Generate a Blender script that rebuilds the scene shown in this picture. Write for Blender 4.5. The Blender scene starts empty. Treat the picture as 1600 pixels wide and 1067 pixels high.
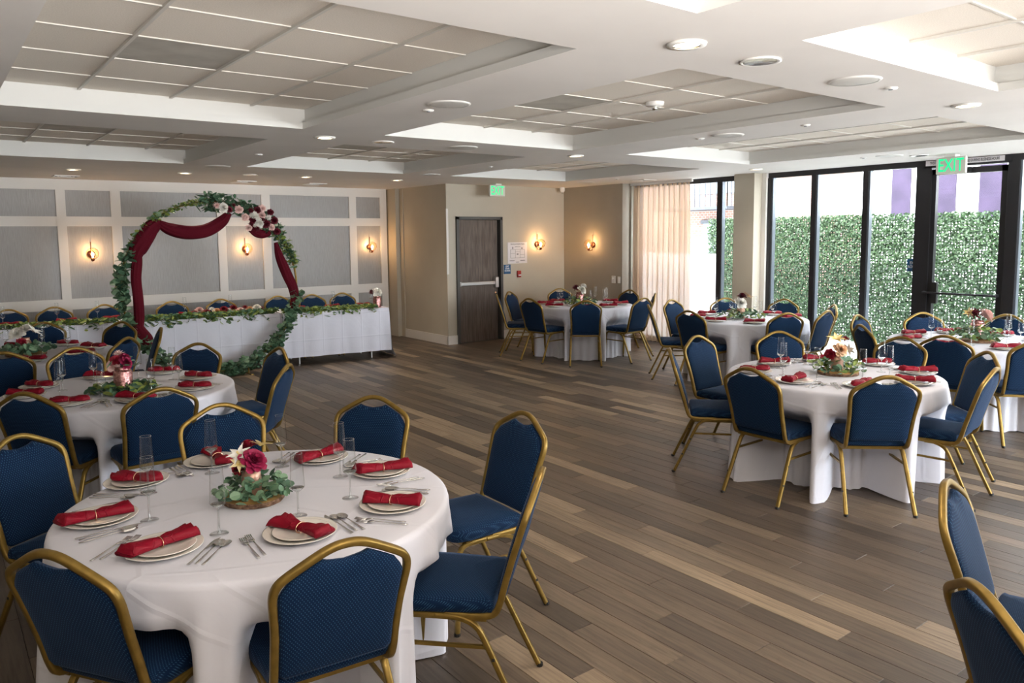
import bpy, math, random
from math import sin, cos, pi, radians, hypot, atan2
from mathutils import Matrix, Vector
random.seed(7)
D = bpy.data
SC = bpy.context.scene
COL = SC.collection

# ------------------------------------------------------------------ camera
CAM_H = 1.8533
cam_d = D.cameras.new('camera')
cam = D.objects.new('camera', cam_d)
COL.objects.link(cam)
YAW, PIT, ROL = radians(37.512), radians(5.7056), radians(-0.5629)
fw = Vector((sin(YAW)*cos(PIT), cos(YAW)*cos(PIT), -sin(PIT)))
rr = Vector((cos(YAW), -sin(YAW), 0))
uu = rr.cross(fw)
r2 = rr*cos(ROL) + uu*sin(ROL)
u2 = -rr*sin(ROL) + uu*cos(ROL)
m3 = Matrix((r2, u2, -fw)).transposed()
cam.matrix_world = Matrix.Translation((0, 0, CAM_H)) @ m3.to_4x4()
cam_d.sensor_width = 36.0
cam_d.lens = 36.0*1196.27/1600.0
cam_d.shift_y = -47.08/1600.0
cam_d.clip_start = 0.05
cam_d.clip_end = 200
SC.camera = cam

# ------------------------------------------------------------------ world, sun, exposure
w = D.worlds.new('sky')
SC.world = w
w.use_nodes = True
bg = w.node_tree.nodes['Background']
bg.inputs['Color'].default_value = (0.86, 0.93, 1.0, 1)
bg.inputs['Strength'].default_value = 10.5
sun_d = D.lights.new('sun', 'SUN')
sun_d.energy = 4.5
sun_d.angle = radians(1.0)
sun_d.color = (1.0, 0.95, 0.86)
sun = D.objects.new('sun', sun_d)
COL.objects.link(sun)
sun.rotation_euler = Vector((0.62, 0.18, -0.80)).to_track_quat('-Z', 'Y').to_euler()
SC.view_settings.view_transform = 'Standard'
SC.view_settings.look = 'None'
SC.view_settings.gamma = 1.0
SC.view_settings.use_curve_mapping = False
SC.view_settings.exposure = 0.96
# two added fill lights, unseen behind the camera, aimed up to brighten the ceiling
ad = D.lights.new('added_bounce_fill', 'AREA'); ad.shape = 'RECTANGLE'; ad.size = 3.0; ad.size_y = 1.6; ad.energy = 150; ad.spread = radians(120); ad.color = (1.0, 0.96, 0.92)
ao = D.objects.new('added_bounce_fill', ad); COL.objects.link(ao); ao.location = (1.0, -1.7, 1.6)
ao.rotation_euler = Vector((0.15, 0.95, 1.0)).to_track_quat('-Z', 'Y').to_euler()
ad2 = ad.copy(); ad2.energy = 85
ao2 = D.objects.new('added_bounce_fill', ad2); COL.objects.link(ao2); ao2.location = (6.2, -2.2, 1.6)
ao2.rotation_euler = Vector((0.0, 0.95, 1.0)).to_track_quat('-Z', 'Y').to_euler()
WARM_W = 30.0      # warm recessed downlights, watts
SCONCE_W = 3.2

# ------------------------------------------------------------------ materials
def nmat(name):
    m = D.materials.new(name)
    m.use_nodes = True
    nt = m.node_tree
    return m, nt, nt.nodes['Principled BSDF']

def pmat(name, col, rough=0.5, metal=0.0, spec=0.5, **kw):
    m, nt, b = nmat(name)
    b.inputs['Base Color'].default_value = (*col, 1)
    b.inputs['Roughness'].default_value = rough
    b.inputs['Metallic'].default_value = metal
    b.inputs['Specular IOR Level'].default_value = spec
    for k, v in kw.items():
        b.inputs[k].default_value = v
    return m

def N(nt, t, **kw):
    n = nt.nodes.new(t)
    for k, v in kw.items():
        setattr(n, k, v)
    return n

def math_n(nt, op, a, b=None):
    n = N(nt, 'ShaderNodeMath', operation=op)
    for i, v in enumerate((a, b)):
        if v is None:
            continue
        if isinstance(v, (int, float)):
            n.inputs[i].default_value = v
        else:
            nt.links.new(v, n.inputs[i])
    return n.outputs[0]

def ramp(nt, fac, stops):
    r = N(nt, 'ShaderNodeValToRGB')
    el = r.color_ramp.elements
    while len(el) < len(stops):
        el.new(0.5)
    for e, (p, c) in zip(el, stops):
        e.position = p
        e.color = (*c, 1)
    nt.links.new(fac, r.inputs[0])
    return r.outputs[0]

def mottled(name, c1, c2, scale=6, rough=0.7, stretch=(1, 1, 1), bump=0.0, detail=4, metal=0, bscale=None, spec=0.4, coords='Object'):
    m, nt, b = nmat(name)
    tc = N(nt, 'ShaderNodeTexCoord')
    mp = N(nt, 'ShaderNodeMapping')
    mp.inputs['Scale'].default_value = stretch
    nt.links.new(tc.outputs[coords], mp.inputs[0])
    ns = N(nt, 'ShaderNodeTexNoise')
    ns.inputs['Scale'].default_value = scale
    ns.inputs['Detail'].default_value = detail
    nt.links.new(mp.outputs[0], ns.inputs['Vector'])
    c = ramp(nt, ns.outputs['Fac'], [(0.35, c1), (0.65, c2)])
    nt.links.new(c, b.inputs['Base Color'])
    b.inputs['Roughness'].default_value = rough
    b.inputs['Metallic'].default_value = metal
    b.inputs['Specular IOR Level'].default_value = spec
    if bump:
        n2 = N(nt, 'ShaderNodeTexNoise')
        n2.inputs['Scale'].default_value = bscale or scale*4
        nt.links.new(mp.outputs[0], n2.inputs['Vector'])
        bp = N(nt, 'ShaderNodeBump')
        bp.inputs['Strength'].default_value = bump
        bp.inputs['Distance'].default_value = 0.01
        nt.links.new(n2.outputs['Fac'], bp.inputs['Height'])
        nt.links.new(bp.outputs[0], b.inputs['Normal'])
    return m

PW, PL = 0.1275, 1.2      # plank width and length
def floor_mat():
    m, nt, b = nmat('plank_wood')
    geo = N(nt, 'ShaderNodeNewGeometry')
    sx = N(nt, 'ShaderNodeSeparateXYZ')
    nt.links.new(geo.outputs['Position'], sx.inputs[0])
    row = math_n(nt, 'FLOOR', math_n(nt, 'DIVIDE', sx.outputs[0], PW))
    off = math_n(nt, 'FRACT', math_n(nt, 'MULTIPLY', row, 0.3819))
    colf = math_n(nt, 'FLOOR', math_n(nt, 'ADD', math_n(nt, 'DIVIDE', sx.outputs[1], PL), off))
    cb = N(nt, 'ShaderNodeCombineXYZ')
    nt.links.new(row, cb.inputs[0]); nt.links.new(colf, cb.inputs[1])
    wn = N(nt, 'ShaderNodeTexWhiteNoise', noise_dimensions='2D')
    nt.links.new(cb.outputs[0], wn.inputs['Vector'])
    base = ramp(nt, wn.outputs['Value'], [(0.0, (0.066, 0.050, 0.038)), (0.3, (0.095, 0.071, 0.053)), (0.6, (0.130, 0.096, 0.069)), (0.85, (0.175, 0.130, 0.090)), (0.97, (0.29, 0.215, 0.145))])
    # grain
    va = N(nt, 'ShaderNodeVectorMath', operation='MULTIPLY')
    nt.links.new(wn.outputs['Color'], va.inputs[0]); va.inputs[1].default_value = (13, 37, 7)
    vb = N(nt, 'ShaderNodeVectorMath', operation='ADD')
    nt.links.new(geo.outputs['Position'], vb.inputs[0]); nt.links.new(va.outputs[0], vb.inputs[1])
    mp = N(nt, 'ShaderNodeMapping'); mp.inputs['Scale'].default_value = (55, 2.6, 1)
    nt.links.new(vb.outputs[0], mp.inputs[0])
    ns = N(nt, 'ShaderNodeTexNoise'); ns.inputs['Scale'].default_value = 1.0; ns.inputs['Detail'].default_value = 6
    ns.inputs['Distortion'].default_value = 0.6
    nt.links.new(mp.outputs[0], ns.inputs['Vector'])
    mp2 = N(nt, 'ShaderNodeMapping'); mp2.inputs['Scale'].default_value = (9, 1.1, 1)
    nt.links.new(vb.outputs[0], mp2.inputs[0])
    ns2 = N(nt, 'ShaderNodeTexNoise'); ns2.inputs['Scale'].default_value = 1.0; ns2.inputs['Detail'].default_value = 3
    nt.links.new(mp2.outputs[0], ns2.inputs['Vector'])
    rings = math_n(nt, 'FRACT', math_n(nt, 'MULTIPLY', ns2.outputs['Fac'], 14.0))
    g1 = ramp(nt, ns.outputs['Fac'], [(0.3, (0.66, 0.66, 0.66)), (0.62, (1.12, 1.12, 1.12))])
    g2 = ramp(nt, rings, [(0.0, (0.82, 0.80, 0.78)), (0.25, (1.04, 1.04, 1.04)), (1.0, (1.0, 1.0, 1.0))])
    mx = N(nt, 'ShaderNodeMix', data_type='RGBA', blend_type='MULTIPLY'); mx.inputs[0].default_value = 1
    nt.links.new(base, mx.inputs[6]); nt.links.new(g1, mx.inputs[7])
    mx2 = N(nt, 'ShaderNodeMix', data_type='RGBA', blend_type='MULTIPLY'); mx2.inputs[0].default_value = 0.8
    nt.links.new(mx.outputs[2], mx2.inputs[6]); nt.links.new(g2, mx2.inputs[7])
    nt.links.new(mx2.outputs[2], b.inputs['Base Color'])
    b.inputs['Roughness'].default_value = 0.42
    b.inputs['Specular IOR Level'].default_value = 0.45
    bp = N(nt, 'ShaderNodeBump'); bp.inputs['Strength'].default_value = 0.12; bp.inputs['Distance'].default_value = 0.003
    nt.links.new(ns.outputs['Fac'], bp.inputs['Height']); nt.links.new(bp.outputs[0], b.inputs['Normal'])
    return m

def fabric_mat():
    m, nt, b = nmat('navy_dotted_fabric')
    tc = N(nt, 'ShaderNodeTexCoord')
    sp = N(nt, 'ShaderNodeSeparateXYZ'); nt.links.new(tc.outputs['Object'], sp.inputs[0])
    S = 88.0
    # horizontal coordinate x, vertical coordinate y+z: works for seat and back alike
    a = math_n(nt, 'MULTIPLY', sp.outputs[0], S)
    c = math_n(nt, 'MULTIPLY', math_n(nt, 'ADD', sp.outputs[1], sp.outputs[2]), S)
    u = math_n(nt, 'ADD', a, c); v = math_n(nt, 'SUBTRACT', a, c)
    def cell(q):
        return math_n(nt, 'ABSOLUTE', math_n(nt, 'SUBTRACT', math_n(nt, 'FRACT', q), 0.5))
    d = math_n(nt, 'MAXIMUM', cell(u), cell(v))
    dot = math_n(nt, 'LESS_THAN', d, 0.165)
    mx = N(nt, 'ShaderNodeMix', data_type='RGBA')
    nt.links.new(dot, mx.inputs[0])
    mx.inputs[6].default_value = (0.0015, 0.0125, 0.042, 1)
    mx.inputs[7].default_value = (0.03, 0.085, 0.16, 1)
    nt.links.new(mx.outputs[2], b.inputs['Base Color'])
    b.inputs['Roughness'].default_value = 0.8
    b.inputs['Specular IOR Level'].default_value = 0.15
    b.inputs['Sheen Weight'].default_value = 0.12
    b.inputs['Sheen Roughness'].default_value = 0.4
    b.inputs['Sheen Tint'].default_value = (0.45, 0.62, 1, 1)
    bp = N(nt, 'ShaderNodeBump'); bp.inputs['Strength'].default_value = 0.25; bp.inputs['Distance'].default_value = 0.001
    nt.links.new(dot, bp.inputs['Height']); nt.links.new(bp.outputs[0], b.inputs['Normal'])
    return m

def cloth_mat(name, col, crease=0.35, scale=1.0):
    m, nt, b = nmat(name)
    tc = N(nt, 'ShaderNodeTexCoord')
    ns = N(nt, 'ShaderNodeTexNoise'); ns.inputs['Scale'].default_value = 3.0*scale; ns.inputs['Detail'].default_value = 5
    ns.inputs['Distortion'].default_value = 1.2
    nt.links.new(tc.outputs['Object'], ns.inputs['Vector'])
    vo = N(nt, 'ShaderNodeTexVoronoi', feature='DISTANCE_TO_EDGE'); vo.inputs['Scale'].default_value = 2.1*scale
    nt.links.new(tc.outputs['Object'], vo.inputs['Vector'])
    cr = ramp(nt, vo.outputs['Distance'], [(0.0, (1, 1, 1)), (0.03, (0, 0, 0))])
    if 'head' in name:      # pressed fold lines in a rectangular grid
        sp = N(nt, 'ShaderNodeSeparateXYZ'); nt.links.new(tc.outputs['Object'], sp.inputs[0])
        def ln(q, per):
            a = math_n(nt, 'ABSOLUTE', math_n(nt, 'SUBTRACT', math_n(nt, 'FRACT', math_n(nt, 'DIVIDE', q, per)), 0.5))
            return math_n(nt, 'MULTIPLY', math_n(nt, 'MAXIMUM', math_n(nt, 'SUBTRACT', a, 0.455), 0.0), 24.0)
        cr = math_n(nt, 'ADD', ln(sp.outputs[0], 0.29), ln(sp.outputs[2], 0.36))
    h = math_n(nt, 'ADD', math_n(nt, 'MULTIPLY', cr, 0.5), ns.outputs['Fac'])
    bp = N(nt, 'ShaderNodeBump'); bp.inputs['Strength'].default_value = crease; bp.inputs['Distance'].default_value = 0.012
    nt.links.new(h, bp.inputs['Height']); nt.links.new(bp.outputs[0], b.inputs['Normal'])
    b.inputs['Base Color'].default_value = (*col, 1)
    b.inputs['Roughness'].default_value = 0.85
    b.inputs['Specular IOR Level'].default_value = 0.2
    return m

def glass_mat(name, tint=(1, 1, 1), refl=1.0, edge=0.25, rough=0.0):
    m = D.materials.new(name); m.use_nodes = True
    nt = m.node_tree; nt.nodes.clear()
    out = N(nt, 'ShaderNodeOutputMaterial')
    tr = N(nt, 'ShaderNodeBsdfTransparent'); tr.inputs[0].default_value = (*tint, 1)
    gl = N(nt, 'ShaderNodeBsdfGlossy'); gl.inputs['Roughness'].default_value = rough
    lw = N(nt, 'ShaderNodeLayerWeight'); lw.inputs[0].default_value = 0.5
    fc = math_n(nt, 'POWER', lw.outputs['Facing'], 3.0)
    f = math_n(nt, 'MINIMUM', math_n(nt, 'ADD', math_n(nt, 'MULTIPLY', fc, 0.6*refl), 0.03*refl), 1.0)
    ms = N(nt, 'ShaderNodeMixShader')
    nt.links.new(f, ms.inputs[0]); nt.links.new(tr.outputs[0], ms.inputs[1]); nt.links.new(gl.outputs[0], ms.inputs[2])
    nt.links.new(ms.outputs[0], out.inputs[0])
    return m

def sheer_mat():
    m = D.materials.new('sheer_curtain'); m.use_nodes = True
    nt = m.node_tree; nt.nodes.clear()
    out = N(nt, 'ShaderNodeOutputMaterial')
    tr = N(nt, 'ShaderNodeBsdfTransparent')
    df = N(nt, 'ShaderNodeBsdfDiffuse'); df.inputs[0].default_value = (0.62, 0.46, 0.34, 1)
    tl = N(nt, 'ShaderNodeBsdfTranslucent'); tl.inputs[0].default_value = (0.40, 0.28, 0.19, 1)
    lw = N(nt, 'ShaderNodeLayerWeight'); lw.inputs[0].default_value = 0.35
    m1 = N(nt, 'ShaderNodeMixShader'); m1.inputs[0].default_value = 0.5
    nt.links.new(df.outputs[0], m1.inputs[1]); nt.links.new(tl.outputs[0], m1.inputs[2])
    f = math_n(nt, 'ADD', math_n(nt, 'MULTIPLY', lw.outputs['Facing'], 0.4), 0.84)
    m2 = N(nt, 'ShaderNodeMixShader')
    nt.links.new(f, m2.inputs[0]); nt.links.new(tr.outputs[0], m2.inputs[1]); nt.links.new(m1.outputs[0], m2.inputs[2])
    nt.links.new(m2.outputs[0], out.inputs[0])
    return m

def emis(name, col, s):
    m, nt, b = nmat(name)
    b.inputs['Base Color'].default_value = (*col, 1)
    b.inputs['Emission Color'].default_value = (*col, 1)
    b.inputs['Emission Strength'].default_value = s
    return m

def leaf_mat(name, c1, c2, rough=0.5, transl=0.0):
    m, nt, b = nmat(name)
    geo = N(nt, 'ShaderNodeNewGeometry')
    c = ramp(nt, geo.outputs['Random Per Island'], [(0.0, c1), (1.0, c2)])
    nt.links.new(c, b.inputs['Base Color'])
    b.inputs['Roughness'].default_value = rough
    return m

def petal_mat(name, c1, c2):
    return mottled(name, c1, c2, scale=40, rough=0.6, detail=2)

M = {}
M['floor'] = floor_mat()
M['sub'] = pmat('floor_joint', (0.03, 0.024, 0.02), 0.9)
M['ceil'] = mottled('painted_ceiling', (0.74, 0.71, 0.68), (0.78, 0.75, 0.72), 1.5, 0.75)
M['mould'] = pmat('white_coffer_paint', (0.68, 0.68, 0.66), 0.55)
M['tile'] = mottled('acoustic_tile', (0.74, 0.68, 0.60), (0.83, 0.765, 0.685), 160, 0.95, bump=0.4, detail=2)
M['tile2'] = mottled('stained_tile', (0.44, 0.42, 0.38), (0.54, 0.52, 0.47), 5, 0.7)
M['grid'] = pmat('ceiling_grid', (0.66, 0.63, 0.58), 0.5)
M['wall'] = mottled('beige_paint', (0.47, 0.425, 0.345), (0.50, 0.455, 0.37), 2, 0.7)
M['walldark'] = mottled('taupe_paint', (0.34, 0.31, 0.26), (0.37, 0.335, 0.285), 2, 0.75)
M['trimw'] = pmat('white_trim_paint', (0.72, 0.69, 0.65), 0.45)
M['panel'] = mottled('grey_grasscloth', (0.29, 0.28, 0.27), (0.35, 0.34, 0.33), 9, 0.36, stretch=(26, 26, 1.0), bump=0.08, spec=0.5)
M['doorw'] = mottled('grey_brown_laminate', (0.085, 0.062, 0.05), (0.15, 0.115, 0.095), 7, 0.5, stretch=(5, 5, 0.5))
M['doorf'] = pmat('dark_grey_steel_frame', (0.065, 0.063, 0.06), 0.45)
M['alum'] = pmat('dark_bronze_aluminium', (0.028, 0.027, 0.03), 0.35, 0.4)
M['alum2'] = pmat('grey_anodised_aluminium', (0.16, 0.18, 0.21), 0.3, 0.5)
M['steel'] = pmat('brushed_steel', (0.62, 0.62, 0.62), 0.3, 1.0)
M['cut'] = pmat('polished_cutlery', (0.72, 0.71, 0.70), 0.2, 1.0)
M['gold'] = mottled('gold_powder_coat', (0.215, 0.135, 0.03), (0.26, 0.165, 0.038), 30, 0.36, metal=0.62, detail=2)
M['fab'] = fabric_mat()
M['black'] = pmat('black_plastic', (0.012, 0.012, 0.012), 0.4)
M['cloth'] = cloth_mat('white_tablecloth', (0.66, 0.655, 0.71), 0.28)
M['cloth2'] = cloth_mat('white_linen_head_table', (0.72, 0.725, 0.81), 0.4, 1.3)
M['runner'] = mottled('wood_table_top', (0.55, 0.42, 0.29), (0.62, 0.49, 0.35), 8, 0.6)
M['ply'] = mottled('plywood', (0.30, 0.2, 0.12), (0.36, 0.25, 0.15), 5, 0.6)
M['china'] = pmat('ivory_china', (0.72, 0.68, 0.62), 0.12, 0, 0.6)
M['nap'] = cloth_mat('red_satin_napkin', (0.215, 0.002, 0.014), 0.5, 6)
M['nap'].node_tree.nodes['Principled BSDF'].inputs['Roughness'].default_value = 0.5
M['ring'] = pmat('rose_gold_ring', (0.75, 0.45, 0.32), 0.2, 1.0)
M['flute'] = glass_mat('clear_glass', (0.97, 0.98, 0.98), 1.2, rough=0.12)
M['flute2'] = glass_mat('thick_clear_glass', (0.93, 0.95, 0.95), 5.0, rough=0.10)
M['pane'] = glass_mat('window_glass', (0.96, 0.98, 0.97), 1.0)
def film_mat():
    m = D.materials.new('white_translucent_film'); m.use_nodes = True
    nt = m.node_tree; nt.nodes.clear()
    out = N(nt, 'ShaderNodeOutputMaterial')
    df = N(nt, 'ShaderNodeBsdfDiffuse'); df.inputs[0].default_value = (0.85, 0.84, 0.85, 1)
    tl = N(nt, 'ShaderNodeBsdfTranslucent'); tl.inputs[0].default_value = (0.85, 0.83, 0.85, 1)
    ms = N(nt, 'ShaderNodeMixShader'); ms.inputs[0].default_value = 0.65
    nt.links.new(df.outputs[0], ms.inputs[1]); nt.links.new(tl.outputs[0], ms.inputs[2]); nt.links.new(ms.outputs[0], out.inputs[0])
    return m
M['film'] = film_mat()
M['sheer'] = sheer_mat()
M['rosegold'] = mottled('rose_gold_paint', (0.50, 0.30, 0.22), (0.58, 0.36, 0.27), 12, 0.35, metal=0.6)
M['mercury'] = mottled('pink_mercury_glass', (0.75, 0.42, 0.40), (0.30, 0.12, 0.12), 60, 0.12, metal=1.0, bump=0.3)
M['bark'] = mottled('bark', (0.10, 0.05, 0.03), (0.30, 0.18, 0.11), 60, 0.9, bump=0.6)
M['slice'] = mottled('cut_wood', (0.42, 0.23, 0.07), (0.56, 0.34, 0.12), 14, 0.6)
M['euc'] = leaf_mat('eucalyptus_leaf', (0.06, 0.15, 0.08), (0.22, 0.33, 0.20))
M['euc2'] = leaf_mat('dark_eucalyptus_leaf', (0.03, 0.09, 0.05), (0.11, 0.21, 0.12))
M['fern'] = leaf_mat('yellow_green_leaf', (0.07, 0.14, 0.02), (0.30, 0.36, 0.08))
M['ivy'] = leaf_mat('hedge_leaf', (0.010, 0.033, 0.009), (0.048, 0.098, 0.035))
M['mat'] = pmat('dark_green_plastic', (0.006, 0.03, 0.012), 0.6)
M['vine'] = pmat('green_stem', (0.08, 0.13, 0.04), 0.7)
M['burg'] = cloth_mat('burgundy_chiffon', (0.095, 0.002, 0.010), 0.35, 3)
M['magenta'] = petal_mat('magenta_petal', (0.22, 0.006, 0.040), (0.33, 0.014, 0.070))
M['red'] = petal_mat('deep_red_petal', (0.20, 0.004, 0.015), (0.32, 0.01, 0.03))
M['wine'] = petal_mat('burgundy_petal', (0.085, 0.003, 0.012), (0.14, 0.006, 0.02))
M['peach'] = petal_mat('peach_petal', (0.75, 0.45, 0.26), (0.82, 0.58, 0.38))
M['pink'] = petal_mat('blush_petal', (0.78, 0.5, 0.46), (0.84, 0.62, 0.57))
M['white'] = petal_mat('cream_white_petal', (0.80, 0.76, 0.68), (0.85, 0.83, 0.78))
M['yellow'] = petal_mat('yellow_lily_petal', (0.80, 0.58, 0.16), (0.86, 0.72, 0.42))
M['white_pl'] = pmat('white_plastic', (0.78, 0.77, 0.74), 0.4)
M['grille'] = pmat('speaker_grille', (0.64, 0.63, 0.60), 0.7)
M['refl'] = pmat('silver_reflector', (0.8, 0.82, 0.80), 0.15, 1.0)
M['lamp'] = emis('lit_lamp_lens', (1.0, 0.80, 0.55), 14)
M['bulb'] = emis('lit_bulb', (1.0, 0.60, 0.26), 26)
M['amber'] = glass_mat('amber_globe_glass', (1.0, 0.88, 0.74), 2.6, rough=0.08)
M['copper'] = pmat('aged_copper', (0.30, 0.10, 0.05), 0.3, 0.9)
M['exitg'] = emis('exit_green', (0.0, 0.62, 0.20), 0.7)
M['exitb'] = pmat('exit_sign_face', (0.62, 0.60, 0.53), 0.4)
M['blue_s'] = pmat('blue_sign', (0.012, 0.09, 0.22), 0.4)
M['paper'] = pmat('poster_paper', (0.70, 0.68, 0.70), 0.6)
M['ink'] = pmat('black_ink', (0.03, 0.03, 0.04), 0.6)
M['ink_w'] = pmat('white_ink', (0.8, 0.82, 0.85), 0.6)
M['redbox'] = pmat('red_alarm', (0.35, 0.02, 0.02), 0.35)
M['conc'] = mottled('pale_concrete', (0.62, 0.61, 0.59), (0.70, 0.69, 0.67), 2, 0.9)
M['brick'] = None
M['bldg'] = pmat('white_render', (0.80, 0.80, 0.80), 0.8)
M['purple'] = mottled('purple_panel', (0.022, 0.013, 0.034), (0.036, 0.022, 0.052), 3, 0.7)
M['iron'] = pmat('grey_iron', (0.03, 0.035, 0.045), 0.6)

def brick_mat():
    m, nt, b = nmat('red_brick')
    tc = N(nt, 'ShaderNodeTexCoord'); mp = N(nt, 'ShaderNodeMapping')
    mp.inputs['Rotation'].default_value = (0, 0, 0)
    sp = N(nt, 'ShaderNodeSeparateXYZ'); nt.links.new(tc.outputs['Object'], sp.inputs[0])
    cb = N(nt, 'ShaderNodeCombineXYZ'); nt.links.new(sp.outputs[1], cb.inputs[0]); nt.links.new(sp.outputs[2], cb.inputs[1])
    br = N(nt, 'ShaderNodeTexBrick'); br.inputs['Scale'].default_value = 4
    br.inputs['Color1'].default_value = (0.17, 0.09, 0.07, 1); br.inputs['Color2'].default_value = (0.22, 0.13, 0.10, 1)
    br.inputs['Mortar'].default_value = (0.3, 0.28, 0.27, 1)
    nt.links.new(cb.outputs[0], br.inputs['Vector']); nt.links.new(br.outputs['Color'], b.inputs['Base Color'])
    b.inputs['Roughness'].default_value = 0.9
    return m
M['brick'] = brick_mat()

# ------------------------------------------------------------------ mesh helpers
def mesh(name, v, f, mat=None, smooth=False):
    me = D.meshes.new(name)
    me.from_pydata([tuple(p) for p in v], [], f)
    if mat is not None:
        me.materials.append(M[mat])
    if smooth:
        me.polygons.foreach_set('use_smooth', [True]*len(me.polygons))
    me.update()
    return me

def obj(name, me, parent=None, loc=(0, 0, 0), rot=(0, 0, 0), label=None, cat=None, group=None, kind=None, scale=None):
    o = D.objects.new(name, me)
    COL.objects.link(o)
    if parent is not None:
        o.parent = parent
    o.location = loc
    o.rotation_euler = rot
    if scale is not None:
        o.scale = (scale, scale, scale) if isinstance(scale, (int, float)) else scale
    if label: o['label'] = label
    if cat: o['category'] = cat
    if group: o['group'] = group
    if kind: o['kind'] = kind
    return o

class MB:
    """collects shapes into one mesh"""
    def __init__(s): s.v = []; s.f = []
    def add(s, v, f):
        n = len(s.v)
        s.v += [tuple(p) for p in v]
        s.f += [tuple(i+n for i in q) for q in f]
        return s
    def box(s, x0, y0, z0, x1, y1, z1):
        v = [(x, y, z) for z in (z0, z1) for y in (y0, y1) for x in (x0, x1)]
        return s.add(v, [(0, 2, 3, 1), (4, 5, 7, 6), (0, 1, 5, 4), (2, 6, 7, 3), (0, 4, 6, 2), (1, 3, 7, 5)])
    def bbox(s, x0, y0, z0, x1, y1, z1, b=0.004):
        # box with bevelled vertical and horizontal edges (octagonal in every section)
        xs = (x0, x0+b, x1-b, x1); ys = (y0, y0+b, y1-b, y1)
        def ring(z, k):
            i0, i1, j0, j1 = (0, 3, 0, 3)
            if k:
                return [(xs[1]+0, ys[0]+b, z), (xs[2], ys[0]+b, z), (xs[2], ys[0]+b, z), (xs[2], ys[3]-b, z), (xs[2], ys[3]-b, z), (xs[1], ys[3]-b, z), (xs[1], ys[3]-b, z), (xs[1], ys[0]+b, z)]
            return [(xs[1], ys[0], z), (xs[2], ys[0], z), (xs[3], ys[1], z), (xs[3], ys[2], z), (xs[2], ys[3], z), (xs[1], ys[3], z), (xs[0], ys[2], z), (xs[0], ys[1], z)]
        v = ring(z0, 1)+ring(z0+b, 0)+ring(z1-b, 0)+ring(z1, 1)
        f = []
        for r in range(3):
            for i in range(8):
                j = (i+1) % 8
                f.append((r*8+i, r*8+j, r*8+8+j, r*8+8+i))
        f.append((7, 5, 3, 1)); f.append((24+1, 24+3, 24+5, 24+7))
        return s.add(v, f)
    def lathe(s, prof, n=24, c=(0, 0, 0), cap=True):
        v = []; f = []
        for (r, z) in prof:
            for i in range(n):
                a = 2*pi*i/n
                v.append((c[0]+r*cos(a), c[1]+r*sin(a), c[2]+z))
        for k in range(len(prof)-1):
            for i in range(n):
                j = (i+1) % n
                f.append((k*n+i, k*n+j, k*n+n+j, k*n+n+i))
        if cap:
            f.append(tuple(range(n-1, -1, -1)))
            f.append(tuple((len(prof)-1)*n+i for i in range(n)))
        return s.add(v, f)
    def tube(s, pts, r=0.01, n=8, closed=False, rx=None, up=(0, 0, 1), caps=True):
        """sweep; rx: width along the side vector if different, radius can be a list"""
        P = [Vector(p) for p in pts]; L = len(P)
        up = Vector(up); v = []; f = []
        for k in range(L):
            a = P[(k-1) % L] if (closed or k > 0) else P[k]
            b = P[(k+1) % L] if (closed or k < L-1) else P[k]
            t = (b-a).normalized()
            sd = t.cross(up)
            if sd.length < 1e-4: sd = t.cross(Vector((1, 0, 0.01)))
            sd.normalize(); nn = sd.cross(t).normalized()
            rk = r[k] if isinstance(r, (list, tuple)) else r
            rs = (rx[k] if isinstance(rx, (list, tuple)) else rx) if rx is not None else rk
            for i in range(n):
                an = 2*pi*(i+0.5)/n
                cx, cy = cos(an), sin(an)
                if n == 4: cx *= 1.3; cy *= 1.3
                if n == 8 and rx is not None:   # rounded rectangle
                    mx = max(abs(cx), abs(cy)); cx /= mx*1.0; cy /= mx*1.0
                    cx = max(-1, min(1, cx*1.0)); cy = max(-1, min(1, cy))
                    if abs(cx) == 1: cy *= 1.6
                    else: cx *= 1.6
                    cx = max(-1, min(1, cx)); cy = max(-1, min(1, cy))
                v.append(P[k] + sd*(rs*cx) + nn*(rk*cy))
        m = L if closed else L-1
        for k in range(m):
            for i in range(n):
                j = (i+1) % n; q = (k+1) % L
                f.append((k*n+i, k*n+j, q*n+j, q*n+i))
        if not closed and caps:
            f.append(tuple(range(n-1, -1, -1))); f.append(tuple((L-1)*n+i for i in range(n)))
        return s.add(v, f)
    def mesh(s, name, mat, smooth=False): return mesh(name, s.v, s.f, mat, smooth)

def catmull(pts, k=5, closed=False):
    P = [Vector(p) for p in pts]; n = len(P); out = []
    rng = range(n) if closed else range(n-1)
    for i in rng:
        p1, p2 = P[i], P[(i+1) % n]
        p0 = P[(i-1) % n] if (closed or i > 0) else p1*2-p2
        p3 = P[(i+2) % n] if (closed or i < n-2) else p2*2-p1
        for j in range(k):
            t = j/k
            out.append(0.5*((2*p1) + (p2-p0)*t + (2*p0-5*p1+4*p2-p3)*t*t + (3*p1-p0-3*p2+p3)*t**3))
    if not closed: out.append(P[-1])
    return out

def autosmooth(me, ang=40):
    # flat where the angle is sharp, smooth elsewhere
    me.polygons.foreach_set('use_smooth', [True]*len(me.polygons))
    try:
        me.set_sharp_from_angle(angle=radians(ang))
    except Exception:
        pass
    return me

def structure(name, me, parent=None, **kw):
    return obj(name, me, parent, kind=None if parent is not None else 'structure', **kw)

def box_obj(name, b, mat, parent=None, **kw):
    return obj(name, MB().box(*b).mesh(name, mat), parent, **kw)

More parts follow.
